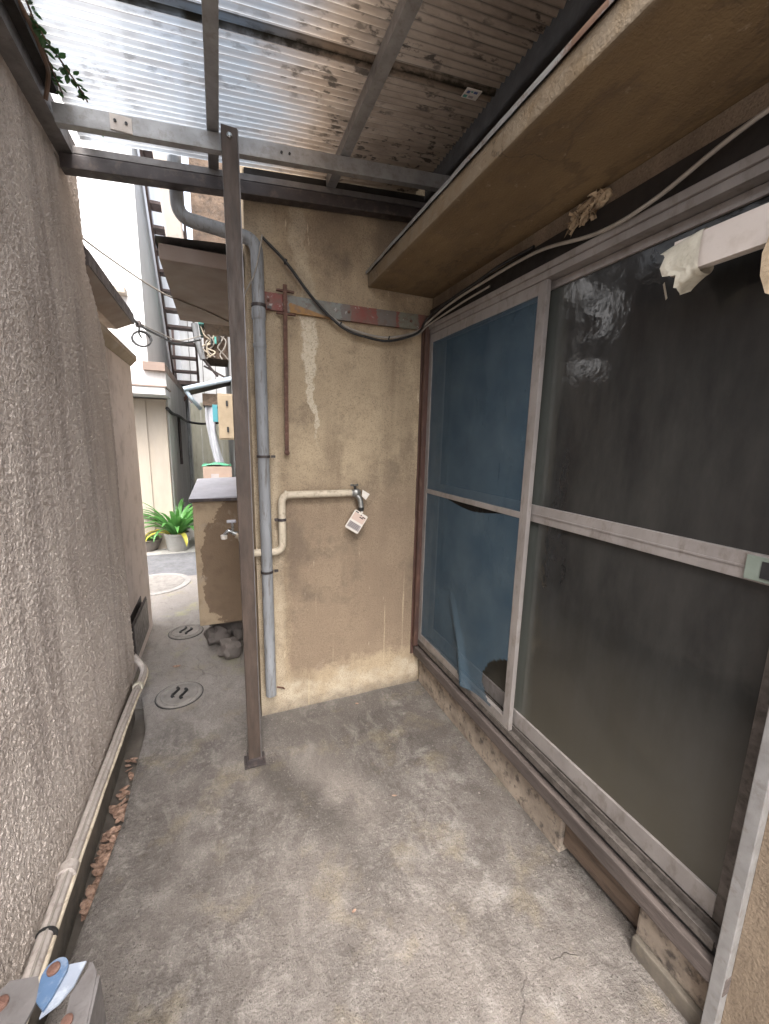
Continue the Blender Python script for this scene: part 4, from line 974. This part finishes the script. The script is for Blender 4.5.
ff = thing('board_fence', 'pale yellow grey board fence closing the far end of the passage', 'fence', (0, 10.6, 0))
for k in range(9):
    x0 = -.60+.22*k; MB().box(x0, x0+.212, 10.6+.004*(k % 2), 10.63, .05, 2.25+.03*(k % 3 == 1)).build('board', 'fence', ff)
b = MB(); b.box(-.6, 1.4, 10.632, 10.68, .4, .5); b.box(-.6, 1.4, 10.632, 10.68, 1.7, 1.8); b.build('rail', 'fence', ff)
fh = thing('far_house', 'white sided house rising behind the board fence', 'house', (0, 13, 0))
b = MB(); b.box(-3.5, 3.5, 13.0, 16, -.05, 5.2); b.build('wall', 'white_dirty', fh)
for k in range(12): MB().box(-2+.33*k, -1.985+.33*k, 12.985, 12.999, 0, 5.2).build('batten', 'steel_dark', fh)
b = MB(); b.box(-3.8, 3.8, 12.6, 16.2, 5.201, 5.35); b.build('roof', 'brown_metal', fh)

nh = thing('neighbour_house', 'pale house across the lane with cluttered eaves, right of the passage', 'house', (2, 8, 0))
MB().box(.20, 4.5, 5.75, 10.4, -.05, 4.6).build('wall', 'white_dirty', nh)
b = MB(); b.box(-.02, 4.7, 5.6, 10.5, 4.601, 4.72); b.build('roof', 'steel_dark', nh)
b = MB(); b.box(-.16, .198, 7.3, 8.1, 2.74, 3.20); b.build('wood_bay', 'wood_board', nh)
b = MB(); b.prism([(-.22, 7.2, 3.22), (.198, 7.2, 3.26), (.198, 7.2, 3.31), (-.22, 7.2, 3.26)], (0, 1.0, 0)); b.build('bay_awning', 'teal', nh)
b = MB(); b.prism([(-.40, 6.45, 2.13), (.198, 6.45, 2.32), (.198, 6.45, 2.36), (-.40, 6.45, 2.17)], (0, .75, 0)); b.build('lean_to', 'brown_metal', nh)
autosmooth(MB().tube([(-.43, 6.40, 2.14), (.20, 6.40, 2.325)], .035, 12).build('gutter', 'gutter_blue', nh))
autosmooth(MB().tube(arc([(-.40, 6.42, 2.12), (-.34, 6.42, 2.02), (-.28, 6.5, 1.95), (-.24, 6.6, 1.90)], .04), .028, 10).build('gutter_spout', 'gutter_blue', nh))
autosmooth(MB().tube([(-.28, 7.25, 3.22), (-.255, 7.25, 3.0), (-.18, 7.25, 2.70)], .045, 12).build('bay_pipe', 'pipe_grey', nh), 50)
b = MB(); b.beam((-.19, 7.25, 2.72), (.02, 7.1, 2.44), .03, .03); b.beam((-.17, 7.25, 2.60), (.19, 7.1, 2.40), .03, .03); b.build('brace', 'steel_dark', nh)
b = MB(); b.box(-.2, .199, 6.5, 7.1, 1.94, 2.11); b.build('eave_boards', 'wood_board', nh)

wt = thing('wire_tangle', 'tangle of pale wires and junction caps on the wood bay', 'wires', (0, 7.27, 2.8))
rnd = random.Random(4)
for k in range(7):
    x0 = rnd.uniform(-.12, .15); pts = [(x0+rnd.uniform(-.08, .08), 7.27-rnd.uniform(0, .05), 3.18-.09*i+rnd.uniform(-.03, .03)) for i in range(6)]
    autosmooth(MB().tube(spline(pts, 6), .011, 7).build('wire', 'pipe_cream' if k % 2 else 'cable_grey', wt), 60)
for k in range(3): MB().box(-.06+.06*k, -.03+.06*k, 7.2, 7.26, 2.92+.03*k, 3.02+.03*k, .005).build('junction', 'black' if k != 1 else 'teal', wt)
mc = thing('meter_cabinet', 'tan wooden meter cabinet with black hinges on the far house wall', 'cabinet', (.08, 6, 1.45))
b = MB(); b.box(.0, .199, 5.85, 6.3, 1.46, 2.06, .006); b.build('case', 'meter', mc)
b = MB(); b.box(.012, .185, 5.836, 5.849, 1.48, 2.04, .004); b.build('door', 'meter', mc)
for z in (1.56, 1.9): MB().box(.10, .125, 5.826, 5.8355, z, z+.07).build('hinge', 'black', mc)
tag(MB().box(-.07, -.005, 6.1, 6.16, 1.70, 1.93, .004).build('turquoise_board', 'cyan'), 'small turquoise board beside the tan meter cabinet', 'board')
g = []
for i in range(16):
    t = i/15; row = []
    for j in range(9):
        u = j/8-.5; row.append((-.12+.13*t*t+u*(.13-.02*t)+.012*mnoise.noise(Vector((u*6, t*5, 1))), 6.55-.06*t+.05*math.cos(u*9+t*3)*.5, 2.02-1.0*t))
    g.append(row)
o = MB().grid(g).build('plastic_sheet', 'white_plastic', smooth=True); md = o.modifiers.new('thickness', 'SOLIDIFY'); md.thickness = .006
tag(o, 'crumpled white plastic sheet hanging under the pale blue gutter', 'sheet')
bx = [('carton', (-.25, .12, 6.0, 6.35, .003, .60), 'carton', 'lower cardboard carton under the one covered with green plastic'), ('carton', (-.23, .14, 5.98, 6.36, .603, 1.09), 'carton', 'upper cardboard carton with green plastic on top by the passage')]
for n_, (x0, x1, y0, y1, z0, z1), mt, lab in bx:
    t = thing(n_, lab, 'carton', ((x0+x1)/2, (y0+y1)/2, z0), 'cartons stacked by the passage')
    MB().box(x0, x1, y0, y1, z0, z1, .004).build('box', mt, t)
    for k in range(2): MB().box(x0+.05+.18*k, x0+.14+.18*k, y0-.003, y0-.0005, z0+.12, z0+.17).build('print', 'paint_white', t)
    MB().box(x0+.1, x0+.2, y0-.003, y0-.0005, z1-.16, z1-.10).build('print', 'ink_grey', t)
g = [[(-.24+.38*j/10, 5.99+.34*i/10, 1.10+.02*mnoise.noise(Vector((i*.6, j*.6, 0)))+.03*(1-abs(j-5)/5)) for j in range(11)] for i in range(11)]
o = MB().grid(g).build('green_cover', 'green_sheet', smooth=True); md = o.modifiers.new('thickness', 'SOLIDIFY'); md.thickness = .008
tag(o, 'crumpled green plastic cover lying on the upper carton', 'cover')

# overhead wires
def wire(name, pts, r, lab, mt='black'):
    tag(autosmooth(MB().tube(spline(pts, 9), r, 7).build(name, mt), 60), lab, 'wire')
wire('overhead_wire', [(-.58, 2.34, 2.40), (-.46, 2.45, 2.34), (-.25, 2.6, 2.255), (-.05, 2.8, 2.247), (.10, 3.0, 2.245)], .004, 'thin wire sagging from grey house to the side hood', 'cable_grey')
sw = thing('service_cable', 'black service cable with a coiled loop from grey house across the lane', 'cable', (-.6, 4, 2.5))
autosmooth(MB().tube(spline([(-.52, 2.30, 2.31), (-.535, 2.8, 2.33), (-.57, 3.6, 2.40), (-.60, 4.15, 2.43), (-.52, 5.0, 2.52), (-.42, 5.8, 2.62), (-.20, 7.2, 2.98)], 9), .011, 8).build('cable', 'black', sw), 60)
autosmooth(MB().tube(spline([(-.60, 4.15, 2.44), (-.52, 5.0, 2.55), (-.40, 5.9, 2.68), (-.18, 7.22, 3.05)], 9), .007, 8).build('cable', 'cable_grey', sw), 60)
cc = Vector((-.585, 4.2, 2.32))
autosmooth(MB().tube([cc+Vector((.072*math.cos(a*.5)*(1+.12*math.sin(a*.3)), .03*math.sin(a*.21), .062*math.sin(a*.5)*(1+.1*math.cos(a*.27)))) for a in range(0, 36)], .007, 7).build('coil', 'black', sw), 60)
b = MB(); b.box(-.615, -.575, 4.13, 4.18, 2.405, 2.455, .006); b.build('clamp', 'steel_dark', sw)
autosmooth(MB().tube([(-.59, 4.16, 2.41), (-.60, 4.18, 2.36), (-.585, 4.2, 2.33)], .007, 7).build('drop', 'black', sw))
sp_ = thing('downspout', 'pale beige downspout above the side hood', 'downspout', (-.15, 2.6, 2.4))
b = MB(); b.beam((-.20, 2.42, 2.98), (-.155, 2.62, 2.385), .085, .07, up=(0, 1, 0), bev=.01); b.build('pipe', 'cream_plastic', sp_)

# ================================================================== LIGHT
wd = bpy.data.worlds.new('World'); sc.world = wd; wd.use_nodes = True
nt = wd.node_tree; nt.nodes.clear()
sky = nt.nodes.new('ShaderNodeTexSky'); sky.sky_type = 'NISHITA'; sky.sun_disc = False
EL, AZ = R(60), math.atan2(-.22, -1)          # azimuth measured from +Y, to the left
sky.sun_elevation = EL; sky.sun_rotation = AZ; sky.air_density = 1.0; sky.dust_density = 6.0; sky.ozone_density = 1.0
hs = nt.nodes.new('ShaderNodeHueSaturation'); hs.inputs['Saturation'].default_value = .42
bg = nt.nodes.new('ShaderNodeBackground'); bg.inputs['Strength'].default_value = .15
ow = nt.nodes.new('ShaderNodeOutputWorld')
nt.links.new(sky.outputs[0], hs.inputs['Color']); nt.links.new(hs.outputs[0], bg.inputs[0]); nt.links.new(bg.outputs[0], ow.inputs[0])
sd = bpy.data.lights.new('sun', 'SUN'); sd.energy = .5; sd.angle = R(60); sd.color = (1, .97, .93)
so = bpy.data.objects.new('sun', sd); COL.objects.link(so)
dv = Vector((math.sin(AZ)*math.cos(EL), math.cos(AZ)*math.cos(EL), math.sin(EL)))
so.rotation_euler = (-dv).to_track_quat('-Z', 'Y').to_euler(); so.location = dv*20

sc.view_settings.view_transform = 'Standard'; sc.view_settings.look = 'None'; sc.view_settings.gamma = 1
sc.view_settings.use_curve_mapping = False; sc.view_settings.exposure = 2.62
sc.render.engine = 'CYCLES'
sc.cycles.max_bounces = 10; sc.cycles.diffuse_bounces = 5; sc.cycles.transparent_max_bounces = 12
sc.cycles.use_denoising = True
